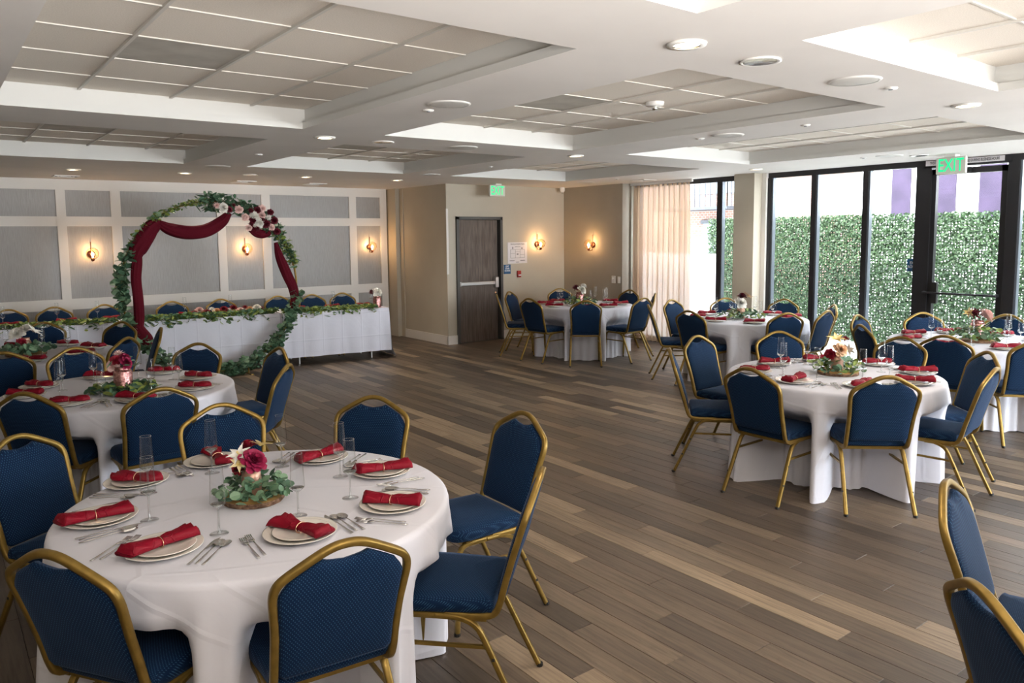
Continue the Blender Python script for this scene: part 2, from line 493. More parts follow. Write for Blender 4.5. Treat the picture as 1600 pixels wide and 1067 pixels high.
# ------------------------------------------------------------------ SETTING: floor
X0, X1, Y0, Y1 = -2.6, 9.95, -3.2, 12.9
H = 2.713
floor = structure('floor', MB().box(X0, Y0, -0.12, X1+0.15, Y1+0.2, -0.004).mesh('floor', 'sub'))
floor['label'] = 'grey-brown wood-look plank floor of the banquet hall'
def plank_rows():
    out = []
    for row in range(int(math.floor(X0/PW)), int(math.ceil(X1/PW))):
        x0, x1 = row*PW, (row+1)*PW
        off = (row*0.3819) % 1.0
        c0 = int(math.floor(Y0/PL+off)); c1 = int(math.ceil(Y1/PL+off))
        for c in range(c0, c1+1):
            ya, yb = (c-off)*PL, (c+1-off)*PL
            ya, yb = max(ya, Y0), min(yb, Y1)
            xa, xb = max(x0, X0), min(x1, X1)
            if yb-ya < 0.02 or xb-xa < 0.02: continue
            out.append((xa, ya, xb, yb))
    return out
def cam_px(x, y, z):
    d = Vector((x, y, z-CAM_H)); q = fw.dot(d)
    if q < 0.2: return None
    return 800+1196.27*r2.dot(d)/q, 486.42-1196.27*u2.dot(d)/q, q
planks = plank_rows()
# the planks that show largest (nearest, in the frame) become parts, the rest one joined part
def rank(p):
    c = cam_px((p[0]+p[2])/2, (p[1]+p[3])/2, 0)
    if c is None or not (-60 < c[0] < 1660 and 380 < c[1] < 1130): return 1e9
    return c[2]
planks.sort(key=rank)
gp = 0.0012
pm = {}
for i, p in enumerate(planks[:290]):
    sx, sy = round(p[2]-p[0], 4), round(p[3]-p[1], 4)
    k = (sx, sy)
    if k not in pm:
        pm[k] = MB().bbox(-sx/2+gp, -sy/2+gp, -0.01, sx/2-gp, sy/2-gp, 0.0, 0.0015).mesh('plank', 'floor')
    obj('plank', pm[k], floor, loc=((p[0]+p[2])/2, (p[1]+p[3])/2, 0))
mb = MB()
for p in planks[290:]:
    mb.box(p[0]+gp, p[1]+gp, -0.01, p[2]-gp, p[3]-gp, 0.0)
obj('far_planks', mb.mesh('far_planks', 'floor'), floor, kind='stuff')

# ------------------------------------------------------------------ SETTING: ceiling with coffers
CX = [(-2.3, -0.35), (0.42, 2.484), (3.212, 5.386), (6.16, 8.396)]
CY = [(-1.25, 2.018), (2.722, 5.963), (6.746, 9.473)]
ZL, ZT, ST = 2.762, 2.872, 0.035
mb = MB()
xs = sorted([X0, X1+0.15]+[a for c in CX for a in c]); ys = sorted([Y0, Y1+0.3]+[a for c in CY for a in c])
for i in range(len(xs)-1):
    for j in range(len(ys)-1):
        mx, my = (xs[i]+xs[i+1])/2, (ys[j]+ys[j+1])/2
        if any(a < mx < b for a, b in CX) and any(a < my < b for a, b in CY): continue
        mb.add([(xs[i], ys[j], H), (xs[i], ys[j+1], H), (xs[i+1], ys[j+1], H), (xs[i+1], ys[j], H)], [(0, 1, 2, 3)])
mb.box(X0, Y0, 3.05, X1+0.15, Y1+0.3, 3.3)
ceiling = structure('ceiling', mb.mesh('ceiling', 'ceil'))
ceiling['label'] = 'white soffit ceiling with recessed coffers of acoustic tiles'
tile_me = {}
n_t = 0
for ci, (xa, xb) in enumerate(CX):
    for cj, (ya, yb) in enumerate(CY):
        m = MB()
        e = 0.02
        def fr(x0, y0, x1, y1, z0, z1):     # inward faces of a rectangle
            m.add([(x0, y0, z0), (x1, y0, z0), (x1, y1, z0), (x0, y1, z0), (x0, y0, z1), (x1, y0, z1), (x1, y1, z1), (x0, y1, z1)],
                  [(0, 4, 5, 1), (1, 5, 6, 2), (2, 6, 7, 3), (3, 7, 4, 0)])
        fr(xa, ya, xb, yb, H, ZL)
        # ledge on top of the lip
        for (a, b_, c, d) in ((xa-ST, ya-ST, xb+ST, ya), (xa-ST, yb, xb+ST, yb+ST), (xa-ST, ya, xa, yb), (xb, ya, xb+ST, yb)):
            m.add([(a, b_, ZL), (c, b_, ZL), (c, d, ZL), (a, d, ZL)], [(0, 1, 2, 3)])
        fr(xa-ST, ya-ST, xb+ST, yb+ST, ZL, ZT+0.02)
        t = obj('coffer_moulding', m.mesh('coffer_moulding', 'mould'), ceiling)
        # grid lines
        gx = [xa-ST, xa+0.50]
        while gx[-1]+0.585 < xb-0.08: gx.append(gx[-1]+0.585)
        gx.append(xb+ST)
        gy = [yb+ST, yb-0.47]
        while gy[-1]-0.60 > ya+0.08: gy.append(gy[-1]-0.60)
        gy.append(ya-ST); gy.reverse()
        g = MB()
        for x in gx[1:-1]: g.box(x-0.009, ya-ST, ZT-0.014, x+0.009, yb+ST, ZT+0.004)
        for y in gy[1:-1]: g.box(xa-ST, y-0.007, ZT-0.006, xb+ST, y+0.007, ZT+0.004)
        obj('ceiling_grid', g.mesh('ceiling_grid', 'grid'), ceiling)
        for i in range(len(gx)-1):
            for j in range(len(gy)-1):
                sx, sy = round(gx[i+1]-gx[i], 3), round(gy[j+1]-gy[j], 3)
                st = (i == 1 and j == len(gy)-4)
                k = (sx, sy, st)
                if k not in tile_me:
                    tile_me[k] = MB().box(-sx/2+0.003, -sy/2+0.003, 0, sx/2-0.003, sy/2-0.003, 0.012).mesh('ceiling_tile', 'tile2' if st else 'tile')
                if ci == 0 or n_t >= 299:
                    continue
                o = obj('ceiling_tile', tile_me[k], ceiling, loc=((gx[i]+gx[i+1])/2, (gy[j]+gy[j+1])/2, ZT))
                if st: o['label'] = 'grey stained ceiling panel'
                n_t += 1
        if ci == 0:
            obj('ceiling_tile', MB().box(xa-ST, ya-ST, ZT, xb+ST, yb+ST, ZT+0.01).mesh('ct', 'tile'), ceiling)

# ------------------------------------------------------------------ SETTING: walls
structure('wall_left', MB().box(X0-0.15, Y0, 0, X0, Y1+0.3, 3.05).mesh('wall_left', 'wall'))
wb = structure('wall_back', MB().box(X0, 12.79, 0, 7.02, 12.99, 3.05).mesh('wall_back', 'wall'))
wb['label'] = 'far wall of grey grasscloth panels set in a white batten grid'
# white panelling: battens proud of grasscloth panels
PY = 12.75
stx = [-2.35, -1.9, -1.78, -1.2, -1.07, 0.62-0.7, 0.05, 1.57, 1.69, 2.275, 2.41, 3.81, 3.94, 4.54, 4.685, 6.12, 6.26, 6.74, 6.86]
cols = [(-1.78, -1.2), (-1.07, 1.57), (1.69, 2.275), (2.41, 3.81), (3.94, 4.54), (4.685, 6.12), (6.26, 6.74)]
rows = [(0.16, 0.83), (0.985, 2.04), (2.18, 2.56)]
for (a, b) in cols:
    for (c, d) in rows:
        box_obj('wall_panel', (a-0.01, PY+0.012, c-0.01, b+0.01, PY+0.035, d+0.01), 'panel', wb)
xc = -2.59
edges = [-2.59]
for (a, b) in cols + [(6.87, 99)]:
    box_obj('stile', (edges[-1], PY-0.012, 0, a, PY+0.045, H), 'trimw', wb)
    edges.append(b)
for (c, d) in ((0.0, 0.16), (0.83, 0.985), (2.04, 2.18), (2.56, H)):
    for (a, b) in cols:
        box_obj('rail', (a, PY-0.012, c, b, PY+0.045, d), 'trimw', wb)
# pilaster and return wall beside the panelling
structure('wall_return', MB().box(7.0, 11.1, 0, 7.16, 12.99, 3.05).box(6.98, 12.33, 0, 7.02, 12.99, 3.05).mesh('wall_return', 'wall'))
structure('trim_1', MB().box(6.9, 12.45, 0, 6.98, 12.99, H).mesh('trim_1', 'wall'))
structure('added_rear_wall', MB().box(X0-0.15, Y0-0.15, 0, 6.2, Y0, 3.05).mesh('added_rear_wall', 'walldark'))  # unseen wall, added to cut the light from the rear left
# door wall Y = 10.9 with an opening
DX0, DX1, DZ = 7.18, 8.15, 2.17
wd = structure('wall_door', MB().box(7.0, 10.9, 0, DX0, 11.1, 3.05).box(DX1, 10.9, 0, 9.75, 11.1, 3.05).box(DX0, 10.9, DZ, DX1, 11.1, 3.05).mesh('wall_door', 'wall'))
wr = structure('wall_right', MB().box(9.62, 9.38, 0, 9.80, 10.95, 3.05).box(9.80, 9.34, 0, 9.95, 10.95, 3.05).mesh('wall_right', 'walldark'))
structure('column', MB().box(9.66, 6.77, 0, 9.85, 7.12, 3.05).mesh('column', 'wall'))['label'] = 'beige wall pier between the two window bays'
structure('trim_2', MB().box(9.85, 6.70, 0, 10.0, 7.16, 3.05).mesh('trim_2', 'trimw'))
structure('baseboard_left', MB().box(7.0-0.018, 10.88, 0, 7.0, 12.33, 0.15).mesh('bb', 'trimw'))
structure('baseboard_back', MB().box(7.0-0.018, 10.882, 0, DX0, 10.9, 0.15).box(DX1, 10.882, 0, 9.62, 10.9, 0.15).mesh('bb', 'trimw'))
structure('baseboard_right', MB().box(9.602, 9.36, 0, 9.62, 10.9, 0.15).mesh('bb', 'trimw'))
# corner guard (clear strip on the outer corner)
structure('trim_3', MB().box(6.99, 10.888, 1.2, 7.03, 10.899, 2.3).mesh('cg', 'trimw'))

# interior door
d1 = structure('door_1', MB().box(DX0, 10.86, 0, DX0+0.05, 11.08, DZ).box(DX1-0.05, 10.86, 0, DX1, 11.08, DZ).box(DX0, 10.86, DZ-0.05, DX1, 11.08, DZ).mesh('door_frame', 'doorf'))
d1['label'] = 'grey-brown laminate exit door in dark steel frame'
box_obj('door_leaf', (DX0+0.052, 10.93, 0.008, DX1-0.075, 10.975, DZ-0.055), 'doorw', d1)
box_obj('slit_blocker', (DX0-0.05, 11.12, 0, DX1+0.05, 11.16, DZ+0.1), 'black', d1)  # added sheet behind the leaf, blocks the bright slit beside it
box_obj('threshold', (DX0, 10.9, 0.0, DX1, 11.1, 0.006), 'doorf', d1)
box_obj('door_stop', (DX1-0.075, 10.96, 0, DX1-0.05, 11.04, DZ-0.05), 'black', d1)
pb = MB().bbox(DX0+0.07, 10.865, 0.99, DX1-0.16, 10.905, 1.05, 0.008)
pb.box(DX0+0.06, 10.88, 0.985, DX0+0.10, 10.93, 1.055)
me = pb.mesh('push_bar', 'steel'); hb = obj('push_bar', me, d1)
obj('latch_case', MB().bbox(DX1-0.175, 10.855, 0.93, DX1-0.095, 10.93, 1.12, 0.012).mesh('latch_case', 'steel'), d1)
obj('keyhole', MB().lathe([(0.02, 0), (0.02, 0.012), (0.012, 0.016)], 14).mesh('kh', 'ring'), d1, loc=(DX1-0.13, 10.93, 0.84), rot=(pi/2, 0, 0))

# ------------------------------------------------------------------ window wall X = 9.95
WX = 9.95
def window_bay(name, y0, y1, mull, label, broad=0.0):
    """y0<y1 ; dark head, sill, jambs and mullions (Y positions), panes between"""
    w = structure(name, MB().box(WX-0.05, y0, 2.64, WX+0.05, y1, H+0.02).mesh('window_head', 'alum'))
    w['label'] = label
    box_obj('sill_rail', (WX-0.05, y0, 0.0, WX+0.05, y1, 0.09), 'alum', w)
    js = [y0]+mull+[y1]
    for k, y in enumerate(js):
        hw = 0.035
        if k == 0: a, b = y, y+0.08
        elif k == len(js)-1: a, b = y-0.08, y
        else: a, b = y-hw, y+hw
        m = obj('mullion', MB().box(WX-0.06, a, 0.09, WX+0.06, b, 2.64).mesh('mullion', 'alum'), w)
        # lighter aluminium bead on the near side of the mullion
        if k != 0: box_obj('glazing_bead', (WX-0.045, a-0.022, 0.09, WX+0.03, a, 2.64), 'alum2', w)
    for k in range(len(js)-1):
        a = js[k]+(0.08 if k == 0 else 0.035)
        b = js[k+1]-(0.08 if k+1 == len(js)-1 else 0.035)-0.022
        obj('pane', mesh('pane', [(WX, a, 0.09), (WX, b, 0.09), (WX, b, 2.64), (WX, a, 2.64)], [(0, 1, 2, 3)], 'pane'), w)
    return w
window_bay('window_1', 7.16, 9.34, [7.57], 'window bay behind the sheer curtain with dark aluminium mullion')
window_bay('window_2', 4.50, 6.72, [5.23, 5.97], 'three tall window panes with dark mullions facing the hedge')
window_bay('window_3', -3.2, 3.52, [-2.4, -1.6, -0.8, 0.0, 0.8, 1.6, 2.4], 'tall window panes right of the glass door')
# glass door between
d2 = structure('door_2', MB().box(WX-0.06, 4.40, 0, WX+0.06, 4.50, 2.64).box(WX-0.06, 3.52, 0, WX+0.06, 3.56, 2.64).box(WX-0.06, 3.52, 2.62, WX+0.06, 4.50, H+0.02).mesh('door_frame', 'alum'))
d2['label'] = 'glazed exit door with dark frame and crash bar'
obj('door_leaf', MB().box(WX-0.035, 4.35, 0.02, WX+0.035, 4.40, 2.6).box(WX-0.035, 3.57, 0.02, WX+0.035, 3.63, 2.6).box(WX-0.035, 3.57, 2.53, WX+0.035, 4.40, 2.6).box(WX-0.035, 3.57, 0.02, WX+0.035, 4.40, 0.25).mesh('door_leaf', 'alum'), d2)
obj('pane', mesh('pane', [(WX, 3.63, 0.25), (WX, 4.35, 0.25), (WX, 4.35, 2.53), (WX, 3.63, 2.53)], [(0, 1, 2, 3)], 'pane'), d2)
obj('push_bar', MB().tube([(WX-0.11, 3.60, 1.09), (WX-0.11, 4.43, 1.09)], 0.014, 8).box(WX-0.11, 3.595, 1.075, WX-0.03, 3.62, 1.105).box(WX-0.11, 4.40, 1.075, WX-0.03, 4.43, 1.105).mesh('push_bar', 'alum'), d2)
obj('pull_handle', MB().box(WX-0.09, 4.27, 0.96, WX-0.04, 4.33, 1.22).mesh('pull_handle', 'black'), d2)
obj('door_closer', MB().box(WX-0.10, 3.95, 2.54, WX-0.035, 4.30, 2.60).mesh('door_closer', 'alum'), d2)

def text_obj(name, s, size, mat, parent, loc, axes='-y', ext=0.0006, sx=1.0, bold=0.0, align='CENTER'):
    cu = D.curves.new(name, 'FONT'); cu.body = s; cu.size = size; cu.extrude = ext
    cu.align_x = align; cu.align_y = 'CENTER'; cu.offset = bold; cu.resolution_u = 3
    t = D.objects.new('tmp', cu); COL.objects.link(t)
    bpy.context.view_layer.update()
    me = D.meshes.new_from_object(t.evaluated_get(bpy.context.evaluated_depsgraph_get()))
    D.objects.remove(t); D.curves.remove(cu)
    me.materials.clear(); me.materials.append(M[mat])
    o = obj(name, me, parent)
    if axes == '-y': R = Matrix(((sx, 0, 0), (0, 0, -1), (0, 1, 0)))          # faces -Y, reads +X
    else: R = Matrix(((0, 0, -1), (-sx, 0, 0), (0, 1, 0)))                    # faces -X, reads -Y
    o.matrix_local = Matrix.Translation(loc) @ R.to_4x4()
    return o

# paper strip above the glass door
s = box_obj('door_notice_strip', (WX-0.068, 3.60, 2.645, WX-0.062, 4.47, 2.705), 'paper', None, label='white notice strip with black capitals above the glass door', cat='sign')
text_obj('lettering', 'THESE DOORS TO REMAIN UNLOCKED DURING BUSINESS HOURS', 0.046, 'ink', s, (WX-0.0695, 4.035, 2.675), '-x', sx=0.56, bold=0.0006)
# exit route sign on the glass
s = box_obj('exit_route_sign', (WX-0.03, 4.515, 1.345, WX-0.012, 4.665, 1.50), 'blue_s', None, label='blue EXIT ROUTE sign on the window left of the glass door', cat='sign')
text_obj('lettering', 'EXIT\nROUTE', 0.048, 'ink_w', s, (WX-0.0315, 4.59, 1.425), '-x', sx=0.85, bold=0.0008)
# exit signs
def exit_sign(loc, axes, label, wdt=0.32, hgt=0.19):
    r = obj('exit_sign', None, loc=loc, label=label, cat='sign', group='lit exit signs')
    t = 0.045
    if axes == '-y':
        obj('sign_box', MB().bbox(-wdt/2, -t/2, -hgt, wdt/2, t/2, 0, 0.006).mesh('sign_box', 'exitb'), r)
        text_obj('lettering', 'EXIT', 0.205, 'exitg', r, (0, -t/2-0.001, -hgt/2-0.003), '-y', sx=0.66, bold=0.0015)
    else:
        obj('sign_box', MB().bbox(-t/2, -wdt/2, -hgt, t/2, wdt/2, 0, 0.006).mesh('sign_box', 'exitb'), r)
        text_obj('lettering', 'EXIT', 0.205, 'exitg', r, (-t/2-0.001, 0, -hgt/2-0.003), '-x', sx=0.66, bold=0.0015)
    obj('ceiling_canopy', MB().box(-0.06, -0.06, 0, 0.06, 0.06, H-loc[2]-0.001).mesh('canopy', 'white_pl'), r)
    return r
exit_sign((9.36, 3.95, 2.685), '-x', 'green EXIT sign hanging from the ceiling before the glass door')
exit_sign((7.76, 10.5, 2.69), '-y', 'green EXIT sign hanging from the ceiling before the grey wooden door')

# posters and small wall items
s = box_obj('evacuation_poster', (8.28, 10.892, 1.34, 8.72, 10.899, 1.72), 'paper', None, label='white evacuation plan poster beside the wooden door', cat='poster')
text_obj('heading', 'EVACUATION PLAN', 0.035, 'ink', s, (8.50, 10.8905, 1.685), '-y')
text_obj('second_line', 'MAIN FLOOR', 0.02, 'ink', s, (8.50, 10.8905, 1.64), '-y')
pl = MB()
def line(x0, z0, x1, z1, t=0.003):
    if abs(x1-x0) > abs(z1-z0): pl.box(x0, 10.8902, z0-t/2, x1, 10.8915, z0+t/2)
    else: pl.box(x0-t/2, 10.8902, z0, x0+t/2, 10.8915, z1)
for a in ((8.34, 1.59, 8.66, 1.59), (8.34, 1.44, 8.66, 1.44), (8.34, 1.44, 8.34, 1.59), (8.66, 1.44, 8.66, 1.59), (8.45, 1.44, 8.45, 1.59), (8.56, 1.44, 8.56, 1.59), (8.34, 1.52, 8.45, 1.52), (8.56, 1.50, 8.66, 1.50), (8.45, 1.55, 8.56, 1.55)): line(*a)
pl.box(8.48, 10.8902, 1.50, 8.52, 10.8915, 1.515).box(8.385, 10.8902, 1.60, 8.40, 10.8915, 1.64).box(8.59, 10.8902, 1.60, 8.61, 10.8915, 1.625)
pl.box(8.32, 10.8902, 1.385, 8.43, 10.8915, 1.395).box(8.56, 10.8902, 1.39, 8.67, 10.8915, 1.40).box(8.46, 10.8902, 1.362, 8.53, 10.8915, 1.37)
obj('floor_plan_drawing', pl.mesh('plan', 'ink'), s)
s = box_obj('stair_sign', (8.19, 10.885, 1.16, 8.335, 10.899, 1.325), 'blue_s', None, label='small blue EXIT STAIR DOWN sign right of the wooden door', cat='sign')
text_obj('lettering', 'EXIT\nSTAIR\nDOWN', 0.040, 'ink_w', s, (8.2625, 10.884, 1.255), '-y', sx=0.9, bold=0.0008)
s = obj('fire_alarm_pull', MB().bbox(8.48, 10.865, 1.09, 8.565, 10.899, 1.21, 0.008).mesh('alarm', 'redbox'), None, label='red fire alarm pull station under the evacuation poster', cat='alarm')
box_obj('pull_handle', (8.495, 10.855, 1.12, 8.55, 10.866, 1.14), 'ink_w', s)
s = obj('dimmer_switch', MB().bbox(9.604, 9.535, 0.99, 9.619, 9.625, 1.12, 0.004).mesh('plate', 'white_pl'), None, label='white dimmer switch plate on the taupe wall, left of the plain switch', cat='switch')
obj('knob', MB().lathe([(0.016, 0), (0.014, 0.012)], 12).mesh('knob', 'white_pl'), s, loc=(9.604, 9.59, 1.075), rot=(0, -pi/2, 0))
box_obj('rocker', (9.600, 9.56, 1.01, 9.605, 9.60, 1.04), 'white_pl', s)
s = obj('light_switch', MB().bbox(9.604, 9.415, 0.995, 9.619, 9.475, 1.11, 0.004).mesh('plate', 'white_pl'), None, label='narrow white light switch on the taupe wall nearest the curtain', cat='switch')
box_obj('rocker', (9.600, 9.433, 1.02, 9.605, 9.457, 1.085), 'white_pl', s)

# ------------------------------------------------------------------ sheer curtain
def curtain():
    v = []; f = []
    ny, nz = 150, 24
    ya, yb = 8.07, 9.27
    for k in range(nz+1):
        t = k/nz; z = 2.665 - t*2.64
        for i in range(ny+1):
            u = i/ny
            y = ya+(yb-ya)*u
            pinch = 1-0.5*math.exp(-t*14)
            amp = 0.030*pinch
            x = 9.80 + amp*sin(u*2*pi*11+0.6*sin(t*2+u*5)) + 0.012*sin(u*2*pi*27+t*1.5)*pinch
            v.append((x, y+0.03*(t)*(0.5-u)*-1.2, z))
    for k in range(nz):
        for i in range(ny):
            a = k*(ny+1)+i
            f.append((a, a+1, a+ny+2, a+ny+1))
    return mesh('curtain', v, f, 'sheer', True)
ct = obj('sheer_curtain', None, loc=(0, 0, 0), label='sheer peach floor-length curtain over the left window bay', cat='curtain')
obj('curtain_panel', curtain(), ct)
hd = []
obj('curtain_track', MB().box(9.76, 8.0, 2.67, 9.80, 9.33, H-0.001).mesh('track', 'white_pl'), ct)
for i in range(12):
    u = (i+0.25)/11.5
    obj('curtain_hook', MB().box(-0.004, -0.006, 0, 0.004, 0.006, 0.05).mesh('hook', 'alum2'), ct, loc=(9.79, 8.09+u*1.16, 2.635))
# white privacy board outside the lower glass behind the curtain
obj('privacy_film', mesh('film', [(10.03, 7.60, 0.0), (10.03, 9.34, 0.0), (10.03, 9.34, 1.52), (10.03, 7.60, 1.52)], [(0, 1, 2, 3)], 'film'), None, label='white privacy film over the lower glass beside and behind the curtain', cat='film')

# ------------------------------------------------------------------ OUTSIDE
structure('terrace', MB().box(X1+0.15, -20, -0.15, 40, 30, -0.02).mesh('terrace', 'conc'))['label'] = 'pale concrete terrace outside'
structure('ground_rear', MB().box(-20, -20, -0.2, X1+0.15, Y0, -0.02).mesh('ground_rear', 'conc'))
structure('hedge_shade_parapet', MB().box(X1-0.2, Y0, 3.3, X1+0.35, Y1+2, 4.1).mesh('shade_parapet', 'conc'))  # unseen parapet, added to shade the lower part of the hedge
def hedge():
    r = obj('hedge_wall', None, loc=(12.5, 0, 0), label='tall artificial ivy hedge screen outside the windows', cat='hedge')
    rnd = random.Random(3)
    v = []; f = []
    y0, y1, z1 = -2.2, 9.80, 2.10
    n = 105000
    for i in range(n):
        y = rnd.uniform(y0, y1); z = rnd.uniform(0, z1+0.03)
        if rnd.random() < 0.25*max(0, sin(y*2.4)*sin(z*3.1+1)): continue
        x = rnd.uniform(-0.05, 0.05); s_ = rnd.uniform(0.013, 0.027)
        a = rnd.uniform(0, 2*pi); tl = rnd.uniform(-0.7, 0.7); t2 = rnd.uniform(-0.6, 0.6)
        n0 = len(v)
        for (p, q) in ((-1, 0), (0, -0.7), (1.1, 0), (0, 0.7)):
            py = p*cos(a)-q*sin(a); pz = p*sin(a)+q*cos(a)
            v.append((x+s_*(py*tl+pz*t2), y+s_*py, z+s_*pz))
        f.append((n0, n0+1, n0+2, n0+3))
    obj('ivy_leaves', mesh('ivy_leaves', v, f, 'ivy'), r, kind='stuff')
    g = MB()
    yy = y0
    while yy < y1:
        g.box(0.07, yy-0.010, 0, 0.075, yy+0.010, z1); yy += 0.045
    for k in range(46): g.box(0.066, y0, k*0.045, 0.07, y1, k*0.045+0.018)
    obj('backing_grid', g.mesh('backing_grid', 'mat'), r, kind='stuff')
hedge()
# white building with purple panels
pbd = obj('striped_building', None, loc=(16.0, 0, 0), label='white building with tall purple panels beyond the hedge', cat='building')
obj('facade', MB().box(0.1, -12, 0, 3, 8.6, 9).mesh('facade', 'bldg'), pbd)
for (a, b) in ((7.55, 7.93), (6.68, 7.0), (5.81, 6.26), (4.7, 5.2), (3.4, 3.9), (1.9, 2.4)):
    box_obj('purple_panel', (0.06, a, 2.1, 0.11, b, 8.0), 'purple', pbd)
for a in (8.35, 7.25, 6.45, 5.5, 4.3, 2.9):
    box_obj('pier', (0.0, a-0.09, 0, 0.12, a+0.09, 8.5), 'bldg', pbd)
# brick building with a balcony
bb = obj('brick_building', None, loc=(17.0, 0, 0), label='pale brick building with iron balcony seen beside the curtain', cat='building')
obj('brick_wall', MB().box(0, 11.2, 0, 4, 22, 10).mesh('brick_wall', 'brick'), bb)
box_obj('window', (-0.03, 12.75, 1.30, 0.02, 13.5, 2.1), 'alum2', bb)
box_obj('window', (-0.03, 12.3, 2.9, 0.02, 13.7, 4.2), 'alum2', bb)
obj('window_lintel', MB().box(-0.08, 12.7, 2.1, 0.0, 13.55, 2.2).mesh('lintel', 'iron'), bb)
g = MB().box(-1.0, 12.0, 2.45, 0, 14.4, 2.52)
bal = obj('balcony_deck', g.mesh('deck', 'iron'), bb)
g = MB()
for i in range(15):
    y = 12.0+i*0.17
    g.box(-1.0, y-0.01, 2.52, -0.98, y+0.01, 3.3)
g.box(-1.01, 12.0, 3.28, -0.97, 14.4, 3.33)
for i in range(6):
    g.box(-1.0+i*0.17, 11.99, 2.52, -0.98+i*0.17, 12.01, 3.3)
g.box(-1.0, 11.98, 3.28, 0, 12.02, 3.33)
obj('balcony_railing', g.mesh('railing', 'iron'), bb)

# ------------------------------------------------------------------ CEILING FITTINGS
def place(yx): return 'ceiling'
DL_me = MB().lathe([(0.062, -0.012), (0.088, -0.012), (0.092, 0.0), (0.062, 0.0)], 28, cap=False).mesh('trim', 'white_pl', True)
LENS = MB().lathe([(0.0005, -0.004), (0.062, -0.004)], 24, cap=False).mesh('lens', 'lamp')
warm = [((2.83, 2.36), 'warm recessed downlight nearest the viewer, centre of the near soffit crossing'),
        ((5.77, 2.36), 'warm recessed downlight on the soffit above the front right table'),
        ((2.84, 6.34), 'warm recessed downlight at the soffit crossing beyond the nearest big coffer'),
        ((5.76, 6.33), 'warm recessed downlight at the soffit crossing in mid room'),
        ((9.08, 6.35), 'warm recessed downlight beside the window pier'),
        ((1.55, 10.9), 'leftmost warm downlight in the row before the panelled wall'),
        ((2.84, 10.78), 'second warm downlight from the left before the panelled wall, above the arch'),
        ((4.44, 10.62), 'third warm downlight from the left before the panelled wall'),
        ((5.88, 10.54), 'warm downlight before the right end of the panelled wall')]
for (x, y), lb in warm:
    r = obj('downlight', None, loc=(x, y, H), label=lb, cat='light', group='warm recessed downlights')
    obj('trim_ring', DL_me, r)
    obj('lens', LENS, r)
    ld = D.lights.new('downlight_beam', 'SPOT'); ld.energy = WARM_W; ld.color = (1.0, 0.86, 0.70)
    ld.spot_size = radians(110); ld.spot_blend = 0.8; ld.shadow_soft_size = 0.06
    lo = obj('beam', ld, r, loc=(0, 0, -0.02))
SIL = MB().lathe([(0.098, 0.0), (0.102, -0.008), (0.092, -0.010), (0.080, -0.004), (0.060, -0.002)], 28, cap=False).mesh('ring', 'white_pl', True)
SIL2 = MB().lathe([(0.0005, -0.002), (0.05, -0.004), (0.082, -0.008)], 24, cap=False).mesh('refl', 'refl', True)
for (x, y), lb in (((3.41, 2.37), 'unlit silver downlight between the nearest warm downlight and a round speaker'),
                   ((3.42, 6.37), 'unlit silver downlight over mid room, right of a warm downlight'),
                   ((3.66, 10.67), 'small unlit silver downlight before the panelled wall'),
                   ((9.12, 4.2), 'silver downlight left of the exit sign at the glass door')):
    r = obj('silver_downlight', None, loc=(x, y, H), label=lb, cat='light', group='silver downlights')
    obj('trim_ring', SIL, r); obj('reflector', SIL2, r)
SPK = MB().lathe([(0.0005, -0.010), (0.115, -0.008), (0.130, -0.006), (0.134, 0.0)], 32, cap=False).mesh('speaker', 'grille', True)
for (x, y), lb in (((4.3, 2.36), 'round ceiling speaker nearest the viewer, before the right coffer'),
                   ((2.81, 4.32), 'round ceiling speaker on the soffit right of the nearest big coffer'),
                   ((4.28, 6.34), 'round ceiling speaker on the soffit in mid room'),
                   ((5.72, 4.3), 'round ceiling speaker on the soffit right of the middle coffer'),
                   ((8.85, 4.41), 'round ceiling speaker near the glass door'),
                   ((2.91, 9.6), 'round ceiling speaker on the far left soffit behind the arch'),
                   ((5.77, 9.38), 'round ceiling speaker on the far soffit near the grey wall corner'),
                   ((8.88, 9.5), 'round ceiling speaker in the far right corner by the curtain')):
    r = obj('ceiling_speaker', None, loc=(x, y, H), label=lb, cat='speaker', group='round ceiling speakers')
    obj('grille', SPK, r)
    obj('rim', MB().lathe([(0.130, -0.008), (0.142, -0.007), (0.146, 0.0)], 32, cap=False).mesh('rim', 'white_pl', True), r)
SPR = MB().lathe([(0.0005, -0.010), (0.034, -0.010), (0.040, 0.0)], 18, cap=False).mesh('sprinkler', 'white_pl', True)
for (x, y), lb in (((4.7, 2.35), 'white sprinkler cover plate right of the nearest round speaker'),
                   ((2.83, 4.61), 'white sprinkler cover plate behind the speaker beside the big coffer'),
                   ((5.7, 4.58), 'white sprinkler cover plate left of the speaker past the middle coffer'),
                   ((5.72, 3.54), 'white sprinkler cover plate on the soffit between the two right coffers'),
                   ((8.8, 4.69), 'white sprinkler cover plate near the glass door speaker'),
                   ((2.85, 8.01), 'white sprinkler cover plate on the far left soffit'),
                   ((5.75, 7.91), 'white sprinkler cover plate on the far middle soffit'),
                   ((8.7, 8.61), 'white sprinkler cover plate before the curtain')):
    r = obj('sprinkler_cover', SPR, None, loc=(x, y, H), label=lb, cat='sprinkler', group='sprinkler cover plates')
    obj('deflector', MB().lathe([(0.012, -0.014), (0.012, -0.010)], 10).mesh('defl', 'alum2'), r)
